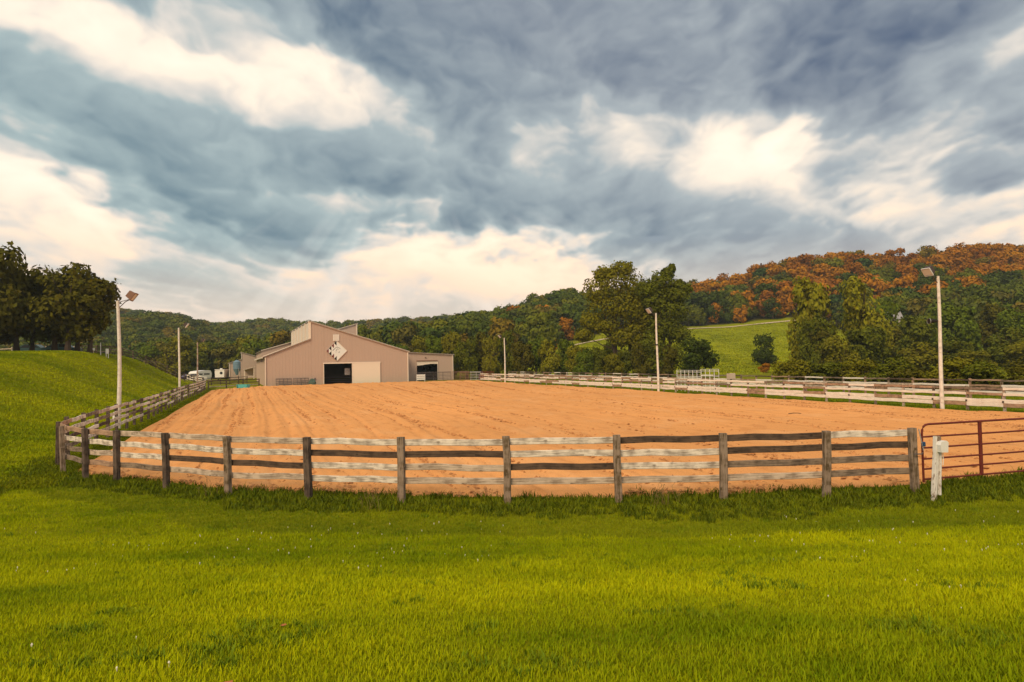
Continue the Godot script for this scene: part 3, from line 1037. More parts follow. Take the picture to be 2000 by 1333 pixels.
# ---------------------------------------------------------------- gate and the post before it
func make_gate() -> void:
	var a := A(13.62, 10.78)
	var b := A(17.2, 10.5)
	var x := (b - a).normalized()
	var g := thing("pipe_gate", "red tubular metal farm gate with six rails hung on the end fence post", "gate", a)
	var wid := 4.85
	var hs := [0.30, 0.52, 0.74, 0.98, 1.22, 1.49]
	var w := func(s: float, y: float) -> Vector3: return x * s + Vector3(0, y, 0)
	var st := begin()
	tube(st, [w.call(0.06, 0.24), w.call(0.06, 1.3), w.call(0.075, 1.38), w.call(0.11, 1.44), w.call(0.17, 1.48), w.call(0.25, 1.49), w.call(wid - 0.2, 1.49), w.call(wid - 0.06, 1.44), w.call(wid, 1.32), w.call(wid, 0.24)], [0.024, 0.024, 0.024, 0.024, 0.024, 0.024, 0.024, 0.024, 0.024, 0.024], 10)
	obj("frame", done(st), M.red_pipe, g)
	for i in 5:
		st = begin()
		tube(st, [w.call(0.06, hs[i]), w.call(wid * 0.5, hs[i] - 0.006), w.call(wid, hs[i])], [0.02, 0.02, 0.02], 8)
		obj("rail", done(st), M.red_pipe, g)
	for s in [1.72, 3.3]:
		st = begin()
		box(st, Transform3D(Basis(Vector3.UP, x, Vector3.UP.cross(x)), w.call(s, 0.895) + Vector3.UP.cross(x) * 0.0), Vector3(1.2, 0.075, 0.05), 0.006)
		obj("brace", done(st), M.red_pipe, g)
	st = begin()
	for k in 9:
		var t := k / 8.0
		var p := w.call(-0.06 + 0.1 * t, 1.38 - 0.42 * t) as Vector3
		bx(st, p + Vector3(0, 0, 0.06), Vector3(0.016, 0.05, 0.016))
	obj("chain", done(st), M.steel, g)
	st = begin()
	bx(st, w.call(0.05, 1.07) + Vector3(0, 0, 0.055), Vector3(0.07, 0.1, 0.05), 0.012)
	obj("padlock", done(st), M.blue, g)
	st = begin()
	for s in [0.0, 0.06]:
		tube(st, [w.call(-0.13, 0.86 + s * 0.3) + Vector3(-0.09, 0, 0.09), w.call(-0.03, 0.86 + s * 0.3) + Vector3(0, 0.0, 0.1), w.call(0.05, 0.90) + Vector3(0, 0, 0.04)], [0.007, 0.007, 0.007], 5)
	obj("tie_wire", done(st), M.dull_steel, g)
	# gate post at the far end, right of the picture
	var pm := obj("gate_post", post_mesh(0.16, 0.14, 1), M.post)
	pm.transform = Transform3D(Basis(Vector3.RIGHT, Vector3.UP * 1.8, Vector3.BACK), A(18.66, 10.38, -0.3))
	tag(pm, "wooden post that holds the far end of the red gate", "post")
	var more := []
	for p in [[18.9, 10.4], [20.5, 10.6], [22.2, 10.9], [24.5, 11.35], [26.8, 11.95], [29.0, 12.8], [31.2, 14.1], [33.0, 15.6], [34.55, 17.0]]:
		more.append(A(p[0], p[1]))
	fence("corner_fence", "weathered board fence continuing to the right of the red gate", more, FENCE_RAILS, 1.0, 1.43, 0.15, func(i: int, r: int) -> String: return ["post", "light", "mid", "pale", "dark"][(i * 3 + r) % 5] if r >= 0 else "post")
	# leaning white post with a box
	var wp := on_land(8.68, -14.2)
	var lp := thing("white_post", "leaning white post with peeling paint and a small box before the red gate", "post", wp, 0.35)
	st = begin()
	box(st, Transform3D(Basis(Vector3(0.09, 1, 0).normalized(), Vector3(-1, 0.09, 0).normalized(), Vector3(0, 0, 1)), Vector3(0.0, 0.56, 0)), Vector3(1.5, 0.11, 0.10), 0.012)
	var pst := done_uv_box(Vector3(0.09, 1.5, 0.085))
	var o := obj("upright", pst, M.flaky, lp)
	o.transform = Transform3D(Basis(Vector3(0, 0, 1), -0.10), Vector3(0.02, 0.57, 0))
	var o2 := obj("brace_board", done_uv_box(Vector3(0.045, 1.02, 0.06)), M.flaky, lp)
	o2.transform = Transform3D(Basis(Vector3(0, 0, 1), -0.065), Vector3(0.125, 0.62, 0.03))
	st = begin()
	slab(st, [Vector2(-0.06, 0.0), Vector2(0.13, -0.01), Vector2(0.14, 0.14), Vector2(0.15, 0.19), Vector2(0.1, 0.23), Vector2(-0.05, 0.22), Vector2(-0.08, 0.15)], 0.12, 0.14)
	var o3 := obj("latch_box", done(st), M.white_paint, lp)
	o3.position = Vector3(0.12, 1.0, 0.02)
	st = begin()
	slab(st, [Vector2(-0.03, 0.0), Vector2(0.07, 0.0), Vector2(0.08, 0.05), Vector2(0.05, 0.09), Vector2(0.02, 0.07), Vector2(-0.02, 0.1)], 0.05, 0.09)
	var o4 := obj("broken_top", done(st), M.mid, lp)
	o4.position = Vector3(0.1, 1.235, 0.0)
	st = begin()
	tube(st, [Vector3(0.19, 1.0, 0.06), Vector3(0.2, 0.85, 0.06), Vector3(0.185, 0.72, 0.06)], [0.008, 0.008, 0.008], 6)
	obj("hanging_rod", done(st), M.white_paint, lp)

func done_uv_box(s: Vector3) -> ArrayMesh:
	# upright box with wood running along its height
	var st := SurfaceTool.new()
	st.begin(Mesh.PRIMITIVE_TRIANGLES)
	st.append_from(board_mesh(s.x, s.z, 22), 0, Transform3D(Basis(Vector3(0, s.y, 0), Vector3(1, 0, 0), Vector3(0, 0, -1)), Vector3.ZERO))
	return st.commit()

# ---------------------------------------------------------------- floodlight poles
func light_pole(at: Vector3, h: float, bend: float, label: String, aim: Vector3, m: Material, lamp: Material, extra: String) -> void:
	var t := thing("light_pole", label, "light pole", at, 0.0, "floodlight poles round the arena")
	var pts := []
	var rad := []
	for k in 9:
		var s := k / 8.0
		pts.append(Vector3(sin(s * 5.0 + at.x) * bend, -0.3 + (h + 0.3) * s, cos(s * 4.0 + at.z) * bend * 0.6))
		rad.append(lerpf(0.108, 0.072, s))
	var st := SurfaceTool.new()
	st.begin(Mesh.PRIMITIVE_TRIANGLES)
	for i in 8:
		for k in 10:
			var c := []
			for e in [[i, k], [i + 1, k], [i + 1, k + 1], [i, k + 1]]:
				var w: float = TAU * e[1] / 10.0
				c.append([pts[e[0]] + Vector3(cos(w), 0, sin(w)) * rad[e[0]], Vector2(e[0] * 0.35, e[1] / 10.0)])
			for n in [0, 1, 2, 0, 2, 3]:
				st.set_uv(c[n][1])
				st.add_vertex(c[n][0])
	for k in 10:
		st.set_uv(Vector2(0, 0)); st.add_vertex(pts[8] + Vector3(0, 0.02, 0))
		for e in [k, k + 1]:
			st.set_uv(Vector2(0.1, e * 0.1)); st.add_vertex(pts[8] + Vector3(cos(TAU * e / 10.0), 0, sin(TAU * e / 10.0)) * 0.085)
	obj("pole", done(st), m, t)
	var flat := Vector3(aim.x, 0, aim.z).normalized()
	var top: Vector3 = pts[8]
	var head := top + flat * 0.62 + Vector3(0, 0.3, 0)
	st = begin()
	tube(st, [top + Vector3(0, -0.35, 0) + flat * 0.07, top + flat * 0.35 + Vector3(0, -0.05, 0), head - Vector3(0, 0.2, 0)], [0.022, 0.022, 0.022], 6)
	tube(st, [top + Vector3(0, -0.08, 0), head - Vector3(0, 0.2, 0)], [0.018, 0.018], 6)
	obj("bracket", done(st), M.lamp_dark, t)
	var z := -(flat + Vector3(0, -0.75, 0)).normalized()
	var x := Vector3.UP.cross(z).normalized()
	var b := Basis(x, z.cross(x), z)
	st = begin()
	# tapered housing, wider at the front
	var f := [Vector3(-0.27, -0.24, -0.2), Vector3(0.27, -0.24, -0.2), Vector3(0.27, 0.24, -0.2), Vector3(-0.27, 0.24, -0.2)]
	var r := [Vector3(-0.22, -0.2, 0.16), Vector3(0.22, -0.2, 0.16), Vector3(0.22, 0.2, 0.16), Vector3(-0.22, 0.2, 0.16)]
	for k in 4:
		quad(st, f[k], r[k], r[(k + 1) % 4], f[(k + 1) % 4])
	quad(st, r[0], r[3], r[2], r[1])
	quad(st, f[0], f[1], f[2], f[3])
	var o := obj("lamp_housing", done(st), lamp, t)
	o.transform = Transform3D(b.scaled(Vector3.ONE * 0.88), head)
	st = begin()
	bx(st, Vector3(0, 0, -0.208), Vector3(0.48, 0.42, 0.012))
	var l := obj("lens", done(st), M.lens, o)
	st = begin()
	for e in [[0, 0.255, 0.56, 0.04], [0, -0.255, 0.56, 0.04]]:
		bx(st, Vector3(e[0], e[1], -0.2), Vector3(e[2], e[3], 0.06))
	for e in [-0.27, 0.27]:
		bx(st, Vector3(e, 0, -0.2), Vector3(0.04, 0.47, 0.06))
	obj("lens_rim", done(st), M.lens if extra.contains("bright") else lamp, o)
	if extra.contains("box"):
		st = begin()
		bx(st, Vector3(-0.19, 0.62, 0.06), Vector3(0.13, 0.3, 0.12), 0.01)
		obj("junction_box", done(st), M.white_paint, t)
	if extra.contains("horn"):
		st = begin()
		tube(st, [Vector3(-0.1, 4.75, 0), Vector3(-0.3, 4.75, 0.02), Vector3(-0.42, 4.75, 0.03), Vector3(-0.58, 4.75, 0.04)], [0.05, 0.09, 0.11, 0.15], 10)
		var hn := obj("loudspeaker", done(st), M.black, t)
		st = begin()
		tube(st, [Vector3(-0.565, 4.75, 0.04), Vector3(-0.60, 4.75, 0.042)], [0.155, 0.157], 12, false)
		obj("rim", done(st), M.steel, hn)
	if extra.contains("band"):
		st = begin()
		tube(st, [Vector3(pts[5].x, 4.25, pts[5].z), Vector3(pts[5].x, 4.36, pts[5].z)], [0.125, 0.125], 10)
		bx(st, Vector3(-0.25, 4.3, 0.0), Vector3(0.22, 0.08, 0.08))
		obj("clamp", done(st), M.black, t)

func make_poles() -> void:
	var mid := A(14.0, 60.0)
	for p in [
		[-20.2, 35.0, 6.6, 0.05, "tall pale wooden light pole with a brown floodlight, nearest on the left bank", "pole", "lamp_brown", "box"],
		[-31.75, 65.0, 6.95, 0.03, "pale wooden light pole with a white-faced lamp halfway along the left fence", "pole", "lamp_dark", "bright"],
		[-40.4, 87.5, 6.4, 0.02, "brownish light pole farthest along the left fence, near the yard", "pole_brown", "lamp_dark", ""],
		[22.85, 36.4, 7.15, 0.03, "tall whitish light pole with a black loudspeaker halfway up, nearest on the right", "pole", "lamp_dark", "bright horn"],
		[13.05, 61.4, 7.15, 0.03, "whitish light pole with a dark clamp, standing before the big leafy tree", "pole", "lamp_dark", "bright band"],
		[-1.1, 98.4, 6.5, 0.02, "small white light pole farthest away at the right fence, before the tree row", "pole", "lamp_dark", "bright"]]:
		var at := on_land(p[0], -p[1])
		var aim := (mid - at).normalized()
		if p[0] > -10.0:
			aim = Vector3(-1, 0, 0.35)
		else:
			aim = Vector3(1, 0, -0.25)
		light_pole(at, p[2], p[3], p[4], aim, M[p[5]], M[p[6]], p[7])

# ---------------------------------------------------------------- barns
# ribbed metal wall in the xy plane at z = 0, rib side towards +z; top: [[x, height], ...] with steps as repeated x
func ribbed(st: SurfaceTool, t: Transform3D, top: Array, holes: Array, gap := 0.5) -> void:
	var cuts := []
	var x0: float = top[0][0]
	var x1: float = top[-1][0]
	var x := x0
	while x < x1 - 0.01:
		cuts.append(x)
		x += gap
	cuts.append(x1)
	for p in top:
		cuts.append(p[0])
	for h in holes:
		cuts.append(h[0])
		cuts.append(h[1])
	cuts.sort()
	for i in cuts.size() - 1:
		var a: float = cuts[i]
		var b: float = cuts[i + 1]
		if b - a < 0.004:
			continue
		var m := (a + b) * 0.5
		var ta := table(top, a + 0.002)
		var tb := table(top, b - 0.002)
		var y0 := 0.0
		for h in holes:
			if m > h[0] and m < h[1]:
				y0 = h[2]
		quad(st, t * Vector3(a, y0, 0), t * Vector3(a, ta, 0), t * Vector3(b, tb, 0), t * Vector3(b, y0, 0))
		# rib at the left end of the strip
		var r := minf(0.09, (b - a) * 0.4)
		quad(st, t * Vector3(a, y0, 0.0), t * Vector3(a, ta, 0.0), t * Vector3(a + r * 0.25, ta, 0.02), t * Vector3(a + r * 0.25, y0, 0.02))
		quad(st, t * Vector3(a + r * 0.25, y0, 0.02), t * Vector3(a + r * 0.25, ta, 0.02), t * Vector3(a + r * 0.75, ta, 0.02), t * Vector3(a + r * 0.75, y0, 0.02))
		quad(st, t * Vector3(a + r * 0.75, y0, 0.02), t * Vector3(a + r * 0.75, ta, 0.02), t * Vector3(a + r, ta, 0.0), t * Vector3(a + r, y0, 0.0))

func side_at(x: float, z0: float, face: float) -> Transform3D:
	# a wall running back from z0 at x; face -1 looks left, +1 right
	if face < 0.0:
		return Transform3D(Basis(Vector3(0, 0, -1), Vector3.UP, Vector3(-1, 0, 0)), Vector3(x, 0, z0))
	return Transform3D(Basis(Vector3(0, 0, -1), Vector3.UP, Vector3(1, 0, 0)), Vector3(x, 0, z0))

func trim_line(parent: Node, called: String, pts: Array, s: float, m: Material) -> void:
	for i in pts.size() - 1:
		var st := begin()
		beam(st, pts[i], pts[i + 1], s, s * 0.7)
		obj(called, done(st), m, parent)

func panel(parent: Node, called: String, a: Vector3, b: Vector3, back: float, m: Material, th := 0.08) -> void:
	# roof sheet from edge a to edge b, drawn back along -z, with standing seams
	var st := begin()
	var k := Vector3(0, 0, -back)
	var n := (b - a).cross(k).normalized() * th
	if n.y < 0.0:
		n = -n
	quad(st, a, b, b + k, a + k)
	quad(st, a + n, a + n + k, b + n + k, b + n)
	quad(st, a, a + n, b + n, b)
	quad(st, a + k, b + k, b + n + k, a + n + k)
	quad(st, a, a + k, a + n + k, a + n)
	quad(st, b, b + n, b + n + k, b + k)
	var z := 0.0
	while z < back:
		beam(st, a + n + Vector3(0, 0, -z), b + n + Vector3(0, 0, -z), 0.04, 0.05)
		z += 1.0
	obj(called, done(st), m, parent)

const BARN_TURN := 0.3927   # 22.5 degrees
func make_barn() -> void:
	var at := A(2.1, 113.6)
	var t := thing("metal_barn", "large tan ribbed-metal barn with a stepped roof and a diamond quilt sign", "barn", at, BARN_TURN)
	var w := 22.8
	var dep := 36.0
	var top := [[0.0, 4.6], [6.95, 7.35], [6.951, 10.15], [w, 5.1]]
	var hole := [[8.95, 13.4, 3.35]]
	var st := begin()
	ribbed(st, Transform3D(), top, hole)
	obj("front_wall", done(st), M.tan, t)
	st = begin()
	ribbed(st, side_at(0, 0, -1), [[0.0, 4.6], [dep, 4.6]], [])
	obj("side_wall", done(st), M.tan, t)
	st = begin()
	ribbed(st, side_at(w, 0, 1), [[0.0, 5.1], [dep, 5.1]], [])
	obj("side_wall", done(st), M.tan, t)
	st = begin()
	ribbed(st, Transform3D(Basis(), Vector3(0, 0, -dep)), top, [], 2.0)
	obj("back_wall", done(st), M.tan, t)
	panel(t, "roof", Vector3(-0.35, 4.5, 0.25), Vector3(6.93, 7.37, 0.25), dep + 0.5, M.roof)
	panel(t, "roof", Vector3(6.7, 10.25, 0.25), Vector3(w + 0.3, 5.02, 0.25), dep + 0.5, M.roof)
	# clerestory wall above the lower roof, in bays
	for k in 6:
		st = begin()
		bx(st, Vector3(6.86, 8.75, -0.2 - 6.0 * k - 2.85), Vector3(0.1, 2.7, 5.5))
		obj("clerestory_panel", done(st), M.trim, t)
		st = begin()
		bx(st, Vector3(6.76, 8.78, -6.0 * k - 0.06), Vector3(0.3, 2.85, 0.24))
		obj("clerestory_post", done(st), M.trim, t)
	trim_line(t, "roof_trim", [Vector3(-0.3, 4.66, 0.12), Vector3(6.95, 7.42, 0.12)], 0.2, M.trim)
	trim_line(t, "roof_trim", [Vector3(6.72, 10.27, 0.12), Vector3(w + 0.25, 5.1, 0.12)], 0.2, M.trim)
	trim_line(t, "corner_trim", [Vector3(6.95, 7.3, 0.09), Vector3(6.95, 10.1, 0.09)], 0.14, M.trim)
	trim_line(t, "corner_trim", [Vector3(0.06, 0.0, 0.09), Vector3(0.06, 4.5, 0.09)], 0.2, M.trim)
	trim_line(t, "corner_trim", [Vector3(w - 0.06, 0.0, 0.09), Vector3(w - 0.06, 5.0, 0.09)], 0.2, M.trim)
	trim_line(t, "gutter", [Vector3(-0.4, 4.5, 0.3), Vector3(-0.4, 4.5, -dep)], 0.22, M.trim)
	# door opening, track and sliding leaf
	trim_line(t, "door_frame", [Vector3(8.9, 0.0, 0.1), Vector3(8.9, 3.35, 0.1)], 0.16, M.trim)
	trim_line(t, "door_track", [Vector3(8.82, 3.44, 0.16), Vector3(18.1, 3.44, 0.16)], 0.19, M.trim)
	st = begin()
	bx(st, Vector3(15.72, 1.69, 0.15), Vector3(4.62, 3.3, 0.1))
	var door := obj("sliding_door", done(st), M.door, t)
	for x in [13.46, 17.98]:
		st = begin()
		bx(st, Vector3(x, 1.69, 0.215), Vector3(0.1, 3.3, 0.03))
		obj("stile", done(st), M.trim, door)
	st = begin()
	bx(st, Vector3(w * 0.5, 0.015, -dep * 0.5), Vector3(w - 0.1, 0.05, dep - 0.2))
	obj("floor", done(st), mat(0.16, 0.09, 0.05, 0.95), t)
	for k in 4:
		st = begin()
		tube(st, [Vector3(8.0, 0.4 + 0.3 * k, -1.6), Vector3(14.5, 0.4 + 0.3 * k, -1.6)], [0.025, 0.025], 6)
		obj("pen_rail", done(st), M.dull_steel, t)
	st = begin()
	bx(st, Vector3(12.9, 2.0, -1.4), Vector3(0.9, 1.1, 0.1))
	obj("inner_board", done(st), M.steel, t)
	# louvred vent
	st = begin()
	bx(st, Vector3(10.95, 7.55, 0.07), Vector3(0.95, 1.02, 0.1))
	var vent := obj("vent", done(st), M.vent, t)
	for k in 6:
		st = begin()
		box(st, Transform3D(Basis(Vector3.RIGHT, 0.5), Vector3(10.95, 7.16 + 0.155 * k, 0.13)), Vector3(0.78, 0.1, 0.015))
		obj("slat", done(st), M.vent, vent)
	# diamond quilt sign
	var c := Vector3(11.0, 5.42, 0.12)
	var R := 1.66
	st = begin()
	slab(st, [Vector2(0, R), Vector2(R, 0), Vector2(0, -R), Vector2(-R, 0)], 0.0, 0.08, Transform3D(Basis(), c))
	var q := obj("quilt_sign", done(st), M.quilt, t)
	for e in [[Vector2(0, R), Vector2(R, 0)], [Vector2(R, 0), Vector2(0, -R)]]:
		st = begin()
		beam(st, c + Vector3(e[0].x, e[0].y, 0.02) * 0.98, c + Vector3(e[1].x, e[1].y, 0.02) * 0.98, 0.07, 0.06)
		obj("edge", done(st), M.trim, q)
	for k in 7:
		# row of triangles down the two left edges, meeting at the left corner
		var s := 3 - k
		var u := R / 4.0
		var tip := Vector2(-R + u * absf(s), u * s)
		st = begin()
		var pts := [tip + Vector2(0.02, 0), tip + Vector2(u * 0.97, u * 0.93), tip + Vector2(u * 0.97, -u * 0.93)]
		slab(st, pts, 0.012, 0.01, Transform3D(Basis(), c))
		obj("triangle", done(st), M.maroon if absi(s) % 2 == 0 else M.black, q)
	# brush strokes of a horse's head and mane
	for stroke in [[[-0.62, 0.05], [-0.35, 0.32], [-0.1, 0.55], [0.12, 0.68]], [[-0.12, -0.3], [-0.1, 0.0], [0.0, 0.22], [0.12, 0.3], [0.35, 0.18]], [[0.3, -0.3], [0.42, -0.15], [0.5, -0.25]], [[0.05, 0.5], [0.35, 0.5], [0.6, 0.3]]]:
		st = begin()
		for i in stroke.size() - 1:
			beam(st, c + Vector3(stroke[i][0], stroke[i][1], 0.008), c + Vector3(stroke[i + 1][0], stroke[i + 1][1], 0.008), 0.07 - 0.012 * i, 0.012)
		obj("stroke", done(st), M.line, q)
	# small fittings
	st = begin()
	bx(st, Vector3(7.55, 1.0, 0.1), Vector3(0.18, 0.24, 0.12))
	tube(st, [Vector3(7.55, 0.0, 0.1), Vector3(7.55, 0.9, 0.1)], [0.02, 0.02], 5)
	obj("outlet_box", done(st), M.dull_steel, t)
	st = begin()
	bx(st, Vector3(-0.5, 4.0, 0.05), Vector3(0.3, 0.35, 0.3))
	obj("eave_lamp", done(st), M.lamp_dark, t)

	# lean-to on the right
	var lt := thing("lean_to_barn", "low tan metal lean-to with a dark open bay, right of the big barn", "barn", A(25.9, 118.6), BARN_TURN)
	var top2 := [[0.0, 5.0], [8.2, 4.5]]
	st = begin()
	ribbed(st, Transform3D(), top2, [[1.55, 5.3, 3.35]])
	obj("front_wall", done(st), M.tan, lt)
	st = begin()
	ribbed(st, side_at(8.2, 0, 1), [[0.0, 4.5], [22.0, 4.5]], [])
	obj("side_wall", done(st), M.tan, lt)
	st = begin()
	ribbed(st, side_at(0, 0, -1), [[0.0, 5.0], [22.0, 5.0]], [], 2.0)
	obj("side_wall", done(st), M.tan, lt)
	st = begin()
	ribbed(st, Transform3D(Basis(), Vector3(0, 0, -22)), top2, [], 2.0)
	obj("back_wall", done(st), M.tan, lt)
	panel(lt, "roof", Vector3(-0.1, 5.03, 0.25), Vector3(8.45, 4.5, 0.25), 22.4, M.roof)
	trim_line(lt, "roof_trim", [Vector3(0.0, 5.05, 0.12), Vector3(8.4, 4.54, 0.12)], 0.16, M.trim)
	trim_line(lt, "corner_trim", [Vector3(8.15, 0.0, 0.09), Vector3(8.15, 4.45, 0.09)], 0.16, M.trim)
	trim_line(lt, "door_track", [Vector3(1.45, 3.55, 0.14), Vector3(5.3, 3.55, 0.14)], 0.14, M.lamp_brown)
	trim_line(lt, "door_frame", [Vector3(5.34, 0.0, 0.1), Vector3(5.34, 3.35, 0.1)], 0.12, M.trim)
	# half-rolled curtain that sags across the top of the bay
	st = begin()
	slab(st, [Vector2(1.55, 3.45), Vector2(5.3, 3.45), Vector2(5.3, 2.95), Vector2(4.2, 2.98), Vector2(3.2, 2.9), Vector2(2.4, 2.76), Vector2(1.55, 2.7)], 0.05, 0.06)
	obj("bay_curtain", done(st), M.door, lt)
	st = begin()
	bx(st, Vector3(3.1, 4.12, 0.1), Vector3(0.22, 0.1, 0.16))
	obj("wall_lamp", done(st), M.lamp_dark, lt)
	st = begin()
	bx(st, Vector3(4.1, 0.015, -11.0), Vector3(8.0, 0.05, 21.6))
	obj("floor", done(st), mat(0.16, 0.09, 0.05, 0.95), lt)

	# barn behind, its stepped roof turned the other way
	var rb := thing("rear_barn", "tan gable with a mirrored stepped roof rising behind the big barn", "barn", A(2.1, 150.6), BARN_TURN)
	var top3 := [[0.0, 6.3], [19.6, 11.9], [19.601, 9.3], [27.0, 6.2]]
	st = begin()
	ribbed(st, Transform3D(), top3, [])
	obj("front_wall", done(st), M.tan, rb)
	st = begin()
	ribbed(st, side_at(27.0, 0, 1), [[0.0, 6.2], [28.0, 6.2]], [], 1.0)
	obj("side_wall", done(st), M.tan, rb)
	st = begin()
	ribbed(st, side_at(0, 0, -1), [[0.0, 6.3], [28.0, 6.3]], [], 1.0)
	obj("side_wall", done(st), M.tan, rb)
	st = begin()
	bx(st, Vector3(19.66, 10.6, -14.0), Vector3(0.1, 2.5, 27.8))
	obj("clerestory_wall", done(st), M.trim, rb)
	panel(rb, "roof", Vector3(-0.3, 6.26, 0.25), Vector3(19.9, 12.03, 0.25), 28.4, M.roof)
	panel(rb, "roof", Vector3(19.6, 9.33, 0.25), Vector3(27.3, 6.1, 0.25), 28.4, M.grey_roof)
	trim_line(rb, "roof_trim", [Vector3(0.0, 6.42, 0.12), Vector3(19.8, 12.06, 0.12)], 0.2, M.trim)
	trim_line(rb, "corner_trim", [Vector3(19.62, 9.3, 0.1), Vector3(19.62, 12.0, 0.1)], 0.24, M.trim)

	# smaller stepped barn to the left, across the yard
	var lb := thing("small_barn", "smaller tan stepped-roof barn across the yard, left of the big barn", "barn", Vector3(-70.6, 0, -170), BARN_TURN)
	var top4 := [[0.0, 4.1], [2.9, 5.0], [2.901, 6.75], [12.0, 3.9]]
	st = begin()
	ribbed(st, Transform3D(), top4, [])
	obj("front_wall", done(st), M.tan, lb)
	st = begin()
	ribbed(st, side_at(0, 0, -1), [[0.0, 4.1], [24.0, 4.1]], [], 1.0)
	obj("side_wall", done(st), M.tan, lb)
	st = begin()
	ribbed(st, side_at(12.0, 0, 1), [[0.0, 3.9], [24.0, 3.9]], [], 1.0)
	obj("side_wall", done(st), M.tan, lb)
	panel(lb, "roof", Vector3(-0.3, 4.05, 0.25), Vector3(2.88, 5.05, 0.25), 24.4, M.roof)
	panel(lb, "roof", Vector3(2.7, 6.87, 0.25), Vector3(12.3, 3.85, 0.25), 24.4, M.roof)
	trim_line(lb, "roof_trim", [Vector3(-0.2, 4.12, 0.12), Vector3(2.9, 5.1, 0.12)], 0.16, M.trim)
	trim_line(lb, "roof_trim", [Vector3(2.8, 6.86, 0.12), Vector3(12.2, 3.95, 0.12)], 0.16, M.trim)
	trim_line(lb, "corner_trim", [Vector3(0.05, 0, 0.09), Vector3(0.05, 4.1, 0.09)], 0.2, M.trim)
	trim_line(lb, "corner_trim", [Vector3(2.9, 5.0, 0.09), Vector3(2.9, 6.8, 0.09)], 0.16, M.trim)

# ---------------------------------------------------------------- things in the yard
func corral_panel(at: Vector3, turn: float, w: float, h: float, n: int, m: Material, label: String, group: String, tilt := 0.0, r := 0.024) -> void:
	var t := thing("corral_panel", label, "corral panel", at, turn, group)
	t.rotation.x = tilt
	var st := begin()
	tube(st, [Vector3(-w / 2, 0, 0), Vector3(-w / 2, h, 0), Vector3(w / 2, h, 0), Vector3(w / 2, 0, 0)], [r, r, r, r], 6)
	obj("frame", done(st), m, t)
	for k in n:
		st = begin()
		var y := 0.2 + (h - 0.35) * k / maxf(1.0, n - 1.0)
		tube(st, [Vector3(-w / 2, y, 0), Vector3(w / 2, y, 0)], [r * 0.85, r * 0.85], 6)
		obj("rail", done(st), m, t)
	st = begin()
	tube(st, [Vector3(0, 0.05, 0), Vector3(0, h, 0)], [r * 0.85, r * 0.85], 6)
	obj("brace", done(st), m, t)

func wheel(parent: Node, at: Vector3, r: float) -> void:
	var st := begin()
	tube(st, [at - Vector3(0, 0, 0.1), at + Vector3(0, 0, 0.1)], [r, r], 14)
	var o := obj("wheel", done(st), M.tyre, parent)
	st = begin()
	tube(st, [at - Vector3(0, 0, 0.115), at + Vector3(0, 0, 0.115)], [r * 0.55, r * 0.55], 10)
	obj("rim", done(st), M.steel, o)

func vehicle(called: String, label: String, cat: String, at: Vector3, turn: float, prof: Array, win: Array, wid: float, wheels: Array, body: Material, group := "") -> void:
	var t := thing(called, label, cat, at, turn, group)
	var st := begin()
	var pts := []
	for p in prof:
		pts.append(Vector2(p[0], p[1]))
	slab(st, pts, wid / 2, wid)
	obj("body", done(st), body, t)
	for w in win:
		st = begin()
		var q := []
		for p in w:
			q.append(Vector2(p[0], p[1]))
		slab(st, q, wid / 2 + 0.012, wid + 0.024)
		obj("window", done(st), M.glass, t)
	for x in wheels:
		for s in [-1.0, 1.0]:
			wheel(t, Vector3(x, 0.34, s * (wid / 2 - 0.09)), 0.34)

const ORD := ["first", "second", "third", "fourth", "fifth", "sixth", "seventh", "eighth", "ninth", "tenth", "eleventh", "twelfth", "thirteenth", "fourteenth", "fifteenth", "sixteenth", "seventeenth", "eighteenth", "nineteenth"]

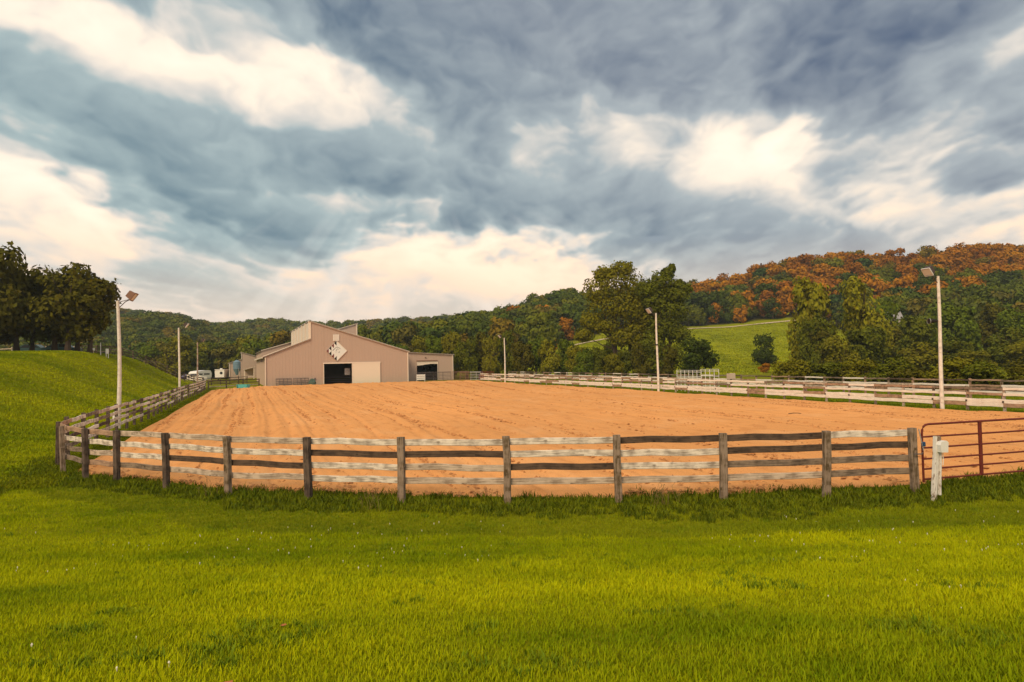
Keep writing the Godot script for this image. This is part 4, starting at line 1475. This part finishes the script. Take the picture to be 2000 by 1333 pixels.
func make_yard() -> void:
	var st: SurfaceTool
	# panels leaning on the front of the barn
	var front := Basis(Vector3.UP, BARN_TURN)
	var bo := A(2.1, 113.6)
	for k in 4:
		corral_panel(bo + front * Vector3(2.15 + 1.18 * k + (0.25 if k > 1 else 0.0), 0.0, 0.75), BARN_TURN, 1.1, 1.2, 4, M.dull_steel, "dark pipe panel leaning on the barn front, %s from the left corner" % ORD[k], "panels leaning on the barn", -0.28, 0.05)
	st = begin()
	tube(st, [Vector3(0, 0, 0), Vector3(0, 0.5, 0), Vector3(0, 0.56, 0), Vector3(0, 0.56, 0.001)], [0.56, 0.6, 0.57, 0.5], 18)
	var o := obj("stock_tank", done(st), M.green_tank)
	o.position = bo + front * Vector3(7.0, 0.0, 1.1)
	tag(o, "dark round stock tank beside the leaning panels at the barn front", "tank")
	st = begin()
	slab(st, [Vector2(-0.75, 0.0), Vector2(0.75, 0.0), Vector2(0.85, 0.62), Vector2(0.7, 0.62), Vector2(0.62, 0.12), Vector2(-0.62, 0.12), Vector2(-0.7, 0.62), Vector2(-0.85, 0.62)], 0.4, 0.8)
	slab(st, [Vector2(-0.7, 0.1), Vector2(0.7, 0.1), Vector2(0.78, 0.6), Vector2(-0.78, 0.6)], 0.4, 0.06)
	slab(st, [Vector2(-0.7, 0.1), Vector2(0.7, 0.1), Vector2(0.78, 0.6), Vector2(-0.78, 0.6)], -0.34, 0.06)
	o = obj("water_trough", done(st), M.turquoise)
	o.position = Vector3(-38.6, 0.0, -97.8)
	tag(o, "small turquoise water trough on the grass by the yard fence", "trough")
	# pens right of the barn
	var pens := [[26.3, 114.4, 3.0], [29.3, 114.0, 3.0], [32.3, 113.6, 3.0]]
	for k in 3:
		corral_panel(A(pens[k][0] + 1.6, pens[k][1]), 0.48, 3.0, 1.55, 6, M.dull_steel if k < 2 else M.lamp_brown, "grey pipe corral panel before the lean-to bay, %s from the barn" % ORD[k], "corral panels before the lean-to", 0.0, 0.05)
	for k in 3:
		corral_panel(A(34.2 + 1.2 * k, 111.5 - 2.2 * k), -0.5, 2.4, 1.5, 5, [M.lamp_brown, M.steel, M.red_pipe][k], "%s corral panel in the row between lean-to and far fence" % ["brown", "bare steel", "red"][k], "corral panels by the far fence", 0.0, 0.05)
	var wb := thing("jump_panel", "white slatted jump panel standing by the right corner of the barn", "jump panel", A(26.9, 113.5), 0.42)
	for k in 3:
		st = begin()
		bx(st, Vector3(0, 0.42 + 0.33 * k, 0), Vector3(1.5, 0.26, 0.05), 0.01)
		obj("slat", done(st), M.white_paint, wb)
	for s in [-0.7, 0.7]:
		st = begin()
		bx(st, Vector3(s, 0.62, -0.05), Vector3(0.08, 1.24, 0.05))
		obj("upright", done(st), M.white_paint, wb)
	st = begin()
	slab(st, [Vector2(-0.6, 0), Vector2(0.6, 0), Vector2(0.6, 0.75), Vector2(0.35, 0.95), Vector2(-0.5, 0.95), Vector2(-0.6, 0.8)], 0.4, 0.8)
	o = obj("red_feeder", done(st), M.maroon)
	o.position = A(36.6, 109.8)
	tag(o, "dark red feed box standing behind the far end of the right fence", "feeder")
	# white pipe chutes between the two right fences
	for k in 5:
		var p := A(36.6, 53.2).lerp(A(36.6, 47.2), (k + 0.5) / 5.0)
		corral_panel(p, TURN + PI / 2, 1.2, 1.95 + (0.1 if k > 2 else 0.0), 5, M.white_paint, "white pipe chute panel behind the right fence, %s from the far end" % ORD[k], "white chute panels", 0.0, 0.03)
	var cr := thing("post_box", "tan wooden box on a post behind the right fence, beside the white panels", "box", A(36.4, 45.4), 0.3)
	st = begin()
	bx(st, Vector3(0, 0.62, 0), Vector3(0.12, 1.3, 0.12))
	obj("post", done(st), M.post_dark, cr)
	st = begin()
	bx(st, Vector3(0, 1.5, 0), Vector3(0.55, 0.46, 0.4), 0.02)
	obj("crate", done(st), M.pale, cr)
	# hopper bin
	var hb := thing("feed_bin", "blue conical feed bin on legs in front of the small barn", "feed bin", Vector3(-62.2, 0, -154))
	st = begin()
	tube(st, [Vector3(0, 4.75, 0), Vector3(0, 4.25, 0), Vector3(0, 2.7, 0), Vector3(0, 1.35, 0)], [0.2, 0.82, 0.82, 0.18], 18)
	var bin := obj("hopper", done(st), M.silo, hb)
	for y in [2.7, 3.2, 3.75, 4.25]:
		st = begin()
		tube(st, [Vector3(0, y - 0.03, 0), Vector3(0, y + 0.03, 0)], [0.85, 0.85], 18, false)
		obj("hoop", done(st), M.silo, bin)
	for k in 4:
		var w := TAU * (k + 0.5) / 4.0
		st = begin()
		tube(st, [Vector3(cos(w) * 0.85, 0, sin(w) * 0.85), Vector3(cos(w) * 0.84, 2.9, sin(w) * 0.84)], [0.05, 0.05], 6)
		obj("leg", done(st), M.steel, hb)
	# open shed with white posts
	var sh := thing("open_shed", "small open shed with white posts and a sloping roof beside the big barn", "shed", Vector3(-58.9, 0, -150), BARN_TURN)
	for p in [[0.0, 0.0, 2.5], [1.9, 0.0, 2.95], [0.0, -2.5, 2.5], [1.9, -2.5, 2.95]]:
		st = begin()
		bx(st, Vector3(p[0], p[2] / 2, p[1]), Vector3(0.14, p[2], 0.14))
		obj("post", done(st), M.trim, sh)
	st = begin()
	slab(st, [Vector2(0.0, 1.1), Vector2(1.85, 1.1), Vector2(1.85, 2.9), Vector2(0.0, 2.5)], -2.4, 0.06)
	obj("back_panel", done(st), M.tan, sh)
	panel(sh, "roof", Vector3(-0.2, 2.5, 0.2), Vector3(2.2, 3.05, 0.2), 3.0, M.trim)
	st = begin()
	bx(st, Vector3(0.95, 1.1, 0.02), Vector3(1.9, 0.12, 0.08))
	obj("crossbar", done(st), M.trim, sh)
	# camper
	var cp := thing("camper", "white camper trailer with one dark window parked left of the small barn", "camper", Vector3(-73.0, 0, -170), 0.2)
	st = begin()
	slab(st, [Vector2(-1.05, 0.5), Vector2(1.05, 0.5), Vector2(1.1, 2.3), Vector2(0.95, 2.55), Vector2(-0.95, 2.55), Vector2(-1.12, 2.25)], 0.0, 5.5)
	obj("body", done(st), M.white_paint, cp)
	st = begin()
	bx(st, Vector3(0, 2.62, -2.7), Vector3(2.3, 0.14, 5.6), 0.03)
	obj("roof", done(st), M.white_paint, cp)
	st = begin()
	bx(st, Vector3(0.1, 2.8, -1.5), Vector3(0.5, 0.24, 0.6))
	obj("roof_vent", done(st), M.white_paint, cp)
	st = begin()
	tube(st, [Vector3(0.38, 1.75, -0.05), Vector3(0.38, 1.75, 0.03)], [0.34, 0.34], 14)
	obj("window", done(st), M.glass, cp)
	st = begin()
	bx(st, Vector3(0, 0.62, 0.08), Vector3(2.1, 0.16, 0.12))
	obj("bumper", done(st), M.dull_steel, cp)
	for s in [-0.95, 0.95]:
		st = begin()
		tube(st, [Vector3(s - 0.1, 0.36, -3.0), Vector3(s + 0.1, 0.36, -3.0)], [0.36, 0.36], 12)
		obj("wheel", done(st), M.tyre, cp)
	# vehicles behind the bank
	vehicle("stock_trailer", "white stock trailer parked behind the white fence at the left", "trailer", on_land(-69.6, -152), 1.25, [[-2.3, 0.45], [2.3, 0.45], [2.4, 1.9], [2.0, 2.45], [0.6, 2.5], [-1.8, 2.3], [-2.3, 1.9]], [[[-1.9, 1.5], [-0.4, 1.5], [-0.4, 1.8], [-1.9, 1.8]], [[0.0, 1.5], [1.7, 1.5], [1.7, 1.8], [0.0, 1.8]]], 2.1, [-0.5, 0.4], M.white_paint)
	vehicle("pickup_truck", "white pickup truck parked left of the white stock trailer", "truck", on_land(-68.3, -146), 0.5, [[-2.6, 0.45], [2.6, 0.45], [2.65, 0.95], [1.35, 1.1], [0.85, 1.75], [-0.6, 1.78], [-0.75, 1.1], [-2.6, 1.08]], [[[0.15, 1.15], [1.05, 1.15], [0.75, 1.62], [0.15, 1.64]], [[-0.55, 1.15], [0.05, 1.15], [0.05, 1.64], [-0.45, 1.64]]], 1.85, [-1.7, 1.7], M.white_paint)
	vehicle("parked_car", "dark purple car parked farthest left behind the bank, by the pickup", "car", on_land(-66.6, -141), 0.9, [[-2.1, 0.35], [2.1, 0.35], [2.15, 0.8], [1.2, 0.95], [0.6, 1.42], [-0.9, 1.42], [-1.6, 0.98], [-2.15, 0.9]], [[[-0.1, 0.98], [0.95, 0.98], [0.5, 1.34], [-0.1, 1.34]], [[-1.3, 0.98], [-0.2, 0.98], [-0.2, 1.34], [-0.8, 1.34]]], 1.75, [-1.35, 1.35], M.purple_car)
	for k in 2:
		vehicle("parked_car", "dark teal car parked under the bank trees, " + ["nearer the white sign", "nearer the picture's left edge"][k], "car", on_land(-60.4 - 4.4 * k, -91.5 - 0.8 * k), 0.25, [[-2.1, 0.35], [2.1, 0.35], [2.15, 0.8], [1.2, 0.95], [0.6, 1.42], [-0.9, 1.42], [-1.6, 0.98], [-2.15, 0.9]], [[[-0.1, 0.98], [0.95, 0.98], [0.5, 1.34], [-0.1, 1.34]], [[-1.3, 0.98], [-0.2, 0.98], [-0.2, 1.34], [-0.8, 1.34]]], 1.75, [-1.35, 1.35], M.teal_car, "cars under the bank trees")
	# signs on the bank
	var sg := thing("notice_board", "white notice board on two legs at the top of the bank", "sign", on_land(-49.9, -84))
	st = begin()
	bx(st, Vector3(0, 0.82, 0), Vector3(0.36, 0.62, 0.05), 0.01)
	obj("board", done(st), M.white_paint, sg)
	for s in [-0.13, 0.13]:
		st = begin()
		bx(st, Vector3(s, 0.25, -0.03), Vector3(0.05, 0.6, 0.05))
		obj("leg", done(st), M.white_paint, sg)
	st = begin()
	tube(st, [Vector3(0, -0.2, 0), Vector3(0, 1.55, 0)], [0.045, 0.04], 8)
	tube(st, [Vector3(0, 1.55, 0), Vector3(0, 1.6, 0)], [0.055, 0.03], 8)
	o = obj("marker_post", done(st), M.white_paint)
	o.position = on_land(-50.7, -84)
	tag(o, "slim white marker post left of the notice board on the bank", "post")
	var mb := thing("mail_box", "small white box on a short leg between the trees and the white marker post", "box", on_land(-51.6, -84))
	st = begin()
	bx(st, Vector3(0, 0.55, 0), Vector3(0.2, 0.3, 0.2), 0.02)
	obj("box", done(st), M.white_paint, mb)
	st = begin()
	bx(st, Vector3(0, 0.18, 0), Vector3(0.07, 0.5, 0.07))
	obj("leg", done(st), M.pale, mb)
	# driftwood on the sand
	st = begin()
	tube(st, [Vector3(-0.35, 0.01, 0), Vector3(-0.1, 0.03, 0.05), Vector3(0.15, 0.02, 0), Vector3(0.3, 0.01, 0.04)], [0.02, 0.035, 0.03, 0.015], 6)
	o = obj("clod", done(st), mat(0.12, 0.07, 0.04, 0.95))
	o.position = A(25.8, 27.3, 0.11)
	tag(o, "dark lump of dirt lying alone on the sand at the right", "clod")

func house(at: Vector3, turn: float, w: float, d: float, h: float, wall: Material, roof: Material, label: String) -> void:
	var t := thing("house", label, "house", at, turn)
	var st := begin()
	bx(st, Vector3(0, h / 2 - 0.5, 0), Vector3(w, h + 1.0, d))
	slab(st, [Vector2(-d / 2, h), Vector2(d / 2, h), Vector2(0, h + d * 0.3)], w / 2 - 0.02, w - 0.04, Transform3D(Basis(Vector3.UP, PI / 2), Vector3.ZERO))
	obj("wall", done(st), wall, t)
	for s in [-1.0, 1.0]:
		st = begin()
		quad(st, Vector3(-w / 2 - 0.4, h - 0.15, s * (d / 2 + 0.5)), Vector3(-w / 2 - 0.4, h + d * 0.3 + 0.1, 0), Vector3(w / 2 + 0.4, h + d * 0.3 + 0.1, 0), Vector3(w / 2 + 0.4, h - 0.15, s * (d / 2 + 0.5)))
		obj("roof", done(st), roof, t)
	for k in 3:
		st = begin()
		bx(st, Vector3(-w / 2 + w * (k + 0.5) / 3.0, h * 0.6, d / 2 + 0.02), Vector3(1.1, 1.3, 0.06))
		obj("window", done(st), M.glass, t)
	st = begin()
	bx(st, Vector3(w * 0.3, h + d * 0.3 + 0.2, -0.5), Vector3(0.7, 1.6, 0.7))
	obj("chimney", done(st), M.maroon, t)

# ---------------------------------------------------------------- trees
var crowns := []
var trunks := []

# leaf clumps spread through a crown of lobes; unit radius, from y = 0 to 2
func crown(k: int, n: int, size: float, lobes: Array, gap: float, loose := 0.5) -> ArrayMesh:
	rng.seed = 2000 + k
	if lobes.is_empty():
		for i in 13:
			var a := rng.randf() * TAU
			var y := rf(0.3, 1.72)
			var reach := sqrt(maxf(0.0, 1.0 - pow(absf(y - 0.95) / 1.15, 2.2))) * 0.62
			var r := rf(0.3, 0.46)
			lobes.append([Vector3(cos(a) * reach * rf(0.5, 1.0), y, sin(a) * reach * rf(0.5, 1.0)), Vector3(r, r * rf(0.75, 1.0), r)])
		lobes.append([Vector3(0, 0.95, 0), Vector3(0.55, 0.75, 0.55)])
	var vs := PackedVector3Array()
	var cl := PackedColorArray()
	var made := 0
	var tries := 0
	while made < n and tries < n * 6:
		tries += 1
		var l: Array = lobes[rng.randi() % lobes.size()]
		var d := Vector3(rng.randfn(), rng.randfn(), rng.randfn()).normalized()
		var rr := lerpf(0.5, 1.06, pow(rng.randf(), 0.55))
		rr *= 1.0 + 0.55 * n_fine.get_noise_3d(d.x * 170.0 + k * 31.0, d.y * 170.0 + (l[0] as Vector3).x * 90.0, d.z * 170.0)
		var p: Vector3 = l[0] + d * (l[1] as Vector3) * rr
		if n_fine.get_noise_3d(p.x * 300.0 + k * 77.0, p.y * 300.0, p.z * 300.0) < gap:
			continue
		made += 1
		var nn := (d + Vector3(rng.randfn(), rng.randfn() + 0.3, rng.randfn()) * loose).normalized()
		var t1 := nn.cross(Vector3(rng.randfn(), rng.randfn(), rng.randfn())).normalized()
		var t2 := nn.cross(t1)
		var s := size * rf(0.55, 1.4)
		t1 *= s
		t2 *= s * 0.62
		vs.append_array([p - t1, p + t2, p + t1, p - t1, p + t1, p - t2])
		var g := (1.0 + n_rough.get_noise_3d(p.x * 160.0, p.y * 160.0 + k * 50.0, p.z * 160.0) * 0.55) * rf(0.8, 1.2)
		var c := Color(g * rf(0.9, 1.15), g, g * rf(0.8, 1.1))
		for q in 6:
			cl.append(c)
	var st := SurfaceTool.new()
	var ar := []
	ar.resize(Mesh.ARRAY_MAX)
	ar[Mesh.ARRAY_VERTEX] = vs
	ar[Mesh.ARRAY_COLOR] = cl
	st.create_from_arrays(ar)
	st.generate_normals()
	return st.commit()

func trunk_mesh(k: int) -> ArrayMesh:
	# unit height, trunk with five limbs
	rng.seed = 3000 + k
	var st := begin()
	var pts := []
	var rad := []
	for i in 7:
		var s := i / 6.0
		pts.append(Vector3(sin(s * 4.0 + k) * 0.012, s * 0.85 - 0.02, cos(s * 3.0 + k) * 0.012))
		rad.append(0.03 * (1.35 if i == 0 else 1.0) * (1.0 - s * 0.85))
	tube(st, pts, rad, 8)
	for i in 6:
		var a := TAU * (i + rf(-0.3, 0.3)) / 6.0
		var y := rf(0.22, 0.6)
		var o := Vector3(cos(a), 0, sin(a))
		tube(st, [Vector3(0, y, 0), Vector3(0, y + 0.1, 0) + o * 0.09, Vector3(0, y + 0.24, 0) + o * 0.17], [0.012, 0.009, 0.004], 5)
	return done(st)

func tree(called: String, label: String, group: String, x: float, d: float, top: float, r: float, base: float, k: int, leaf: String, cat := "tree") -> void:
	var at := on_land(x, -d, -0.1)
	var h := maxf(top - at.y, 1.2)
	var t := thing(called, label, cat, at, rng.randf() * TAU, group)
	var o := obj("trunk", trunks[k % trunks.size()], M.bark, t)
	o.scale = Vector3(h, h, h) * (1.0 if cat == "tree" else 0.8)
	var c := obj("crown", crowns[k], M["leaf_" + leaf], t)
	c.scale = Vector3(r * 1.08, (h - base) * 0.5, r * 1.08)
	c.position.y = base

const BANK_TREES := [[-60.8, 80.0, 18.3, 4.4, 1.6, 0, "deep"], [-60.3, 83.0, 16.4, 3.8, 1.6, 1, "deep"], [-60.6, 86.0, 15.2, 3.7, 1.6, 2, "moss"], [-56.9, 85.0, 16.4, 3.9, 1.6, 3, "deep"], [-53.4, 82.0, 16.1, 4.2, 1.6, 4, "deep"], [-55.5, 87.0, 16.0, 3.9, 1.5, 0, "deep"], [-51.9, 84.0, 15.0, 3.9, 1.5, 2, "deep"]]
const YARD_TREES := [[-97.2, 185.0, 10.5, 4.7, 0.8, 1, "green"], [-89.8, 180.0, 12.0, 4.9, 0.5, 0, "olive"], [-93.8, 200.0, 9.7, 4.5, 0.5, 2, "green"], [-87.1, 195.0, 10.9, 5.0, 0.6, 3, "lime"], [-86.2, 205.0, 10.2, 4.9, 0.5, 4, "olive"], [-79.5, 200.0, 12.1, 5.4, 0.5, 1, "lime"], [-72.0, 195.0, 10.8, 5.0, 0.5, 0, "green"], [-70.0, 205.0, 12.4, 5.5, 0.5, 2, "lime"], [-63.3, 200.0, 11.1, 4.8, 0.5, 3, "olive"]]
const ROW_TREES := [[-27.3, 165.0, 8.2, 3.1, 0.4, 2, "green"], [-19.7, 148.0, 9.0, 2.9, 0.4, 0, "olive"], [-15.3, 136.0, 9.0, 2.9, 0.4, 1, "green"], [-11.5, 132.0, 9.4, 2.9, 0.3, 2, "olive"], [-8.5, 126.0, 8.0, 2.4, 0.3, 3, "moss"], [-6.2, 129.0, 8.8, 2.7, 0.3, 4, "deep"], [-3.5, 123.0, 7.8, 2.2, 0.3, 0, "olive"], [-0.9, 127.0, 9.3, 2.7, 0.3, 1, "moss"], [1.8, 122.0, 7.0, 2.4, 0.3, 2, "deep"], [4.4, 128.0, 7.9, 2.5, 0.3, 3, "green"], [6.6, 121.0, 6.8, 2.4, 0.3, 4, "lime"], [9.6, 128.0, 7.4, 2.5, 0.3, 1, "green"], [11.5, 120.0, 6.0, 2.4, 0.3, 2, "lime"], [13.7, 118.0, 5.2, 2.1, 0.3, 0, "green"], [16.7, 124.0, 6.0, 2.4, 0.3, 4, "moss"]]
const RIGHT_TREES := [[52.0, 118.0, 17.2, 4.4, 1.2, 1, "lime"], [50.0, 112.0, 10.0, 2.9, 0.3, 3, "moss"], [50.5, 112.0, 7.6, 2.9, 0.3, 0, "deep"], [60.0, 116.0, 16.2, 4.2, 1.0, 4, "lime"], [57.0, 110.0, 8.0, 3.8, 0.3, 2, "moss"], [51.9, 108.0, 6.6, 2.8, 0.3, 1, "olive"], [76.5, 140.0, 14.8, 3.4, 0.5, 0, "green"], [76.3, 135.0, 9.5, 4.1, 0.3, 3, "olive"], [76.5, 128.0, 10.6, 4.4, 0.3, 1, "moss"], [64.0, 108.0, 4.8, 3.6, 0.0, 4, "olive"], [90.9, 140.0, 14.0, 5.0, 0.4, 2, "green"], [71.4, 112.0, 5.5, 3.7, 0.0, 3, "moss"], [73.2, 108.0, 3.4, 2.9, 0.0, 0, "olive"], [105.0, 150.0, 14.0, 5.0, 0.4, 1, "deep"], [85.5, 118.0, 7.2, 4.2, 0.2, 4, "moss"], [103.7, 140.0, 12.3, 4.2, 0.3, 2, "green"], [81.8, 108.0, 4.8, 3.7, 0.0, 1, "olive"], [99.5, 125.0, 8.2, 4.7, 0.3, 3, "moss"]]

func make_trees() -> void:
	for k in 5:
		crowns.append(crown(k, 6500, 0.062, [], -0.1))
	for k in 3:
		trunks.append(trunk_mesh(k))
	var i := 0
	for a in BANK_TREES:
		tree("bank_tree", "dark dense tree on the grassy bank, %s from the left in its row" % ORD[i], "dark trees on the bank", a[0], a[1], a[2], a[3], a[4], a[5], a[6])
		i += 1
	i = 0
	for a in YARD_TREES:
		tree("yard_tree", "yellow-green tree behind the small barn and yard, %s from the left" % ORD[i], "trees behind the yard", a[0], a[1], a[2], a[3], a[4], a[5], a[6])
		i += 1
	i = 0
	for a in ROW_TREES:
		tree("row_tree", "leafy tree in the row behind the far fence, %s from the barn" % ORD[i], "tree row behind the far fence", a[0], a[1], a[2], a[3], a[4], a[5], a[6])
		i += 1
	i = 0
	for a in RIGHT_TREES:
		var lab: String = "tall olive-green tree right of the meadow, %s" % ["left of the pair", "", "", "right of the pair"][i] if i in [0, 3] else "bushy %s tree behind the right fence, %s counted from the meadow" % [{"olive": "olive-green", "moss": "mossy green", "deep": "deep green", "green": "mid-green", "lime": "yellow-green"}[a[6]], ORD[i]]
		tree("bushy_tree", lab, "trees behind the right fence", a[0], a[1], a[2], a[3], a[4], a[5], a[6])
		i += 1
	tree("meadow_bush", "single round dark bush standing alone on the green meadow", "", 54.6, 147.0, 8.0, 2.9, 0.1, 0, "dark", "bush")
	tree("spreading_bush", "dark spreading bush at the right foot of the big tree", "", 28.3, 104.0, 6.6, 2.8, 0.0, 3, "dark", "bush")
	tree("low_bush", "low olive bush at the bottom of the meadow, left of the tall pair", "", 52.2, 126.0, 1.8, 1.6, 0.0, 1, "olive", "bush")
	tree("low_bush", "small amber bush at the bottom of the meadow below the round bush", "", 46.6, 126.0, 1.9, 1.2, 0.0, 2, "amber", "bush")
	for k in 7:
		tree("understory_shrub", "leafy shrub at the foot of the big open-crowned tree, %s from the left" % ORD[k], "shrubs under the big tree", 11.5 + 2.3 * k, 109.5 + 2.0 * (k % 2), [4.6, 5.4, 4.2, 5.0, 5.6, 6.2, 5.4][k], 1.9, 0.0, k % 5, ["green", "moss", "olive", "moss", "deep", "moss", "deep"][k], "shrub")
	for k in 14:
		var v := 18.0 + 2.6 * k
		var u := 49.5 + rf(-0.8, 1.6)
		var q := A(u, v)
		tree("hedge_shrub", "dark olive shrub in the hedge behind the lane fence, %s from the right" % ORD[k], "hedge shrubs behind the lane fence", q.x, -q.z, rf(1.9, 3.1), rf(1.7, 2.2), 0.0, k % 5, ["moss", "olive", "deep"][k % 3], "shrub")
	# the big tree: two open, ragged heads
	big_tree(Vector3(18.2, 0, -114), "big open-crowned tree with forked trunks standing behind the right fence", 31,
		[[Vector3(-0.5, 16.6, 0), Vector3(3.2, 2.6, 3.0)], [Vector3(-3.6, 14.6, 0.5), Vector3(2.6, 2.3, 2.4)], [Vector3(2.2, 14.8, -0.5), Vector3(2.4, 2.6, 2.4)], [Vector3(-2.2, 12.0, 0), Vector3(3.4, 2.2, 2.8)], [Vector3(1.2, 11.4, 0.6), Vector3(3.0, 2.3, 2.8)], [Vector3(-5.0, 9.6, 0), Vector3(1.9, 1.5, 1.9)], [Vector3(-2.6, 8.6, 0), Vector3(2.4, 1.3, 2.2)], [Vector3(2.2, 8.0, 0), Vector3(2.2, 1.4, 2.2)], [Vector3(-6.2, 7.2, 0.4), Vector3(1.5, 1.1, 1.5)], [Vector3(0.6, 18.1, 0), Vector3(1.9, 1.3, 1.9)], [Vector3(-2.6, 17.4, 0.0), Vector3(1.7, 1.2, 1.7)], [Vector3(3.6, 12.0, 0.3), Vector3(2.2, 2.0, 2.2)], [Vector3(4.2, 9.4, 0.2), Vector3(2.0, 1.6, 2.0)], [Vector3(0.2, 6.6, 0.4), Vector3(2.4, 1.4, 2.0)], [Vector3(3.2, 5.6, 0.4), Vector3(2.2, 1.6, 2.0)]], "olive", -0.06)
	big_tree(Vector3(24.3, 0, -111), "slighter ragged tree joined to the right of the big open-crowned tree", 32,
		[[Vector3(0.2, 15.4, 0), Vector3(2.1, 1.9, 2.0)], [Vector3(1.2, 16.8, 0), Vector3(1.0, 1.0, 1.0)], [Vector3(2.0, 17.7, 0.2), Vector3(0.55, 0.7, 0.55)], [Vector3(-2.0, 14.4, 0.2), Vector3(1.8, 1.6, 1.7)], [Vector3(3.2, 15.0, 0), Vector3(0.9, 0.8, 0.9)], [Vector3(2.6, 13.4, 0), Vector3(2.0, 1.5, 1.8)], [Vector3(4.0, 14.3, 0), Vector3(1.2, 0.8, 1.2)], [Vector3(-0.8, 12.4, 0), Vector3(2.2, 1.8, 2.0)], [Vector3(1.8, 10.6, 0), Vector3(2.6, 1.7, 2.2)], [Vector3(0.2, 8.0, 0.3), Vector3(2.6, 1.8, 2.2)], [Vector3(2.6, 7.0, 0), Vector3(2.1, 1.5, 2.0)], [Vector3(-1.4, 5.2, 0), Vector3(2.3, 1.8, 2.0)], [Vector3(1.0, 3.6, 0.5), Vector3(2.8, 2.0, 2.2)], [Vector3(-1.6, 2.2, 0.5), Vector3(2.2, 1.8, 2.0)]], "moss", -0.04)

func big_tree(at: Vector3, label: String, k: int, lobes: Array, leaf: String, gap: float) -> void:
	var t := thing("big_tree", label, "tree", at)
	var st := begin()
	rng.seed = 5000 + k
	for f in 3:
		var top: Vector3 = lobes[f][0]
		var foot := Vector3((f - 1) * 0.35, -0.3, 0)
		var m1 := foot.lerp(top, 0.3) + Vector3((f - 1) * 0.5, 0, 0)
		var m2 := foot.lerp(top, 0.65) + Vector3((f - 1) * 0.3, 0, 0)
		tube(st, [foot, m1, m2, top], [0.36, 0.26, 0.17, 0.05], 8)
	for l in lobes:
		var e: Vector3 = l[0]
		var s := Vector3(rf(-0.4, 0.4), e.y * 0.6, 0)
		tube(st, [s, s.lerp(e, 0.5) + Vector3(0, -0.3, 0), e], [0.13, 0.09, 0.03], 6)
	obj("trunk", done(st), M.bark, t)
	obj("crown", crown(k, 20000, 0.2, lobes, gap), M["leaf_" + leaf], t)

func make_woods() -> void:
	var far := []
	for k in 4:
		far.append(crown(60 + k, 1500, 0.105, [], -0.3, 0.32))
	rng.seed = 4242
	var at := [[], [], [], []]
	var tint := [[], [], [], []]
	var singles := []
	var d := 150.0
	while d < 590.0:
		var s := 5.6 + maxf(0.0, d - 240.0) * 0.009
		var half := 0.82 * d + 25.0
		var x := -half
		while x < half:
			var px := x + rf(-0.55, 0.55) * s
			var pd := d + rf(-0.55, 0.55) * s
			x += s
			if not wooded(px, pd):
				continue
			# only slopes that face the arena carry trees that can be seen
			var h := land(px, -pd)
			if h < 1.0 and pd > 300.0:
				continue
			var r := s * (0.55 + 0.62 * pow(rng.randf(), 1.6))
			var hh := minf(r * rf(1.3, 2.6), 12.5)
			var autumn := clampf((0.75 * smoothstep(55.0, 120.0, px) * smoothstep(205.0, 290.0, pd) + smoothstep(-10.0, 40.0, px) * smoothstep(285.0, 320.0, pd) * 0.4 + n_rough.get_noise_2d(px * 2.2, pd * 2.2) * 0.5) * (0.12 if px < 0.0 else 1.0), 0.0, 1.0)
			var c: Color
			var q := rng.randf()
			if q < autumn * 0.8:
				c = Color(0.27, 0.10, 0.012).lerp(Color(0.42, 0.19, 0.014), rng.randf())
			elif q < 0.78:
				c = Color(0.062, 0.098, 0.017).lerp(Color(0.15, 0.16, 0.016), rng.randf())
			else:
				c = Color(0.045, 0.085, 0.026).lerp(Color(0.21, 0.145, 0.016), rng.randf())
			var tr := Transform3D(Basis(Vector3.UP, rng.randf() * TAU).scaled(Vector3(r, hh * 0.5, r)), Vector3(px, h - 0.3 + rf(0.0, 1.2), -pd))
			var k := rng.randi() % 4
			if px > 60.0 and px < 0.8 * pd and pd > 255.0 and pd < 292.0 and singles.size() < 130:
				singles.append([tr, "amber" if c.r > 0.31 else "rust" if c.r > 0.22 else "moss" if c.g > 0.12 else "dark", k])
				continue
			at[k].append(tr)
			tint[k].append(c)
		d += s * 0.92
	for k in 4:
		scatter("hill_woods", far[k], M.leaf, at[k], tint[k], "dense mixed woods covering the hills behind the arena", "woods")
	for e in singles:
		var tr: Transform3D = e[0]
		var kind: String = {"amber": "amber-leaved", "rust": "rust-brown", "moss": "green", "dark": "dark green"}[e[1]]
		var t := thing("hillside_tree", kind + " tree at the lower edge of the woods on the right-hand hill", "tree", tr.origin, 0.0, kind + " trees at the edge of the hill woods")
		var o := obj("trunk", trunks[e[2] % 3], M.bark, t)
		o.scale = Vector3.ONE * tr.basis.y.length() * 1.8
		var c := obj("crown", far[e[2]], M["leaf_" + e[1]], t)
		c.transform = Transform3D(tr.basis, Vector3.ZERO)

func _ready() -> void:
	setup()
	make_materials()
	make_ground()
	make_sand()
	make_lane()
	make_barn()
	make_fences()
	make_gate()
	make_poles()
	make_yard()
	house(on_land(-3.4, -246, 2.0), 0.3, 10.0, 7.0, 3.4, mat(0.30, 0.17, 0.12, 0.9), mat(0.30, 0.19, 0.14, 0.9), "brown-roofed house half hidden in the wooded hill above the far tree row")
	house(on_land(111.0, -205, 2.0), -0.3, 10.0, 7.0, 4.0, mat(0.5, 0.45, 0.4, 0.9), mat(0.34, 0.33, 0.36, 0.7), "grey-roofed house in the trees on the right-hand hill")
	make_trees()
	make_woods()
	make_grass()
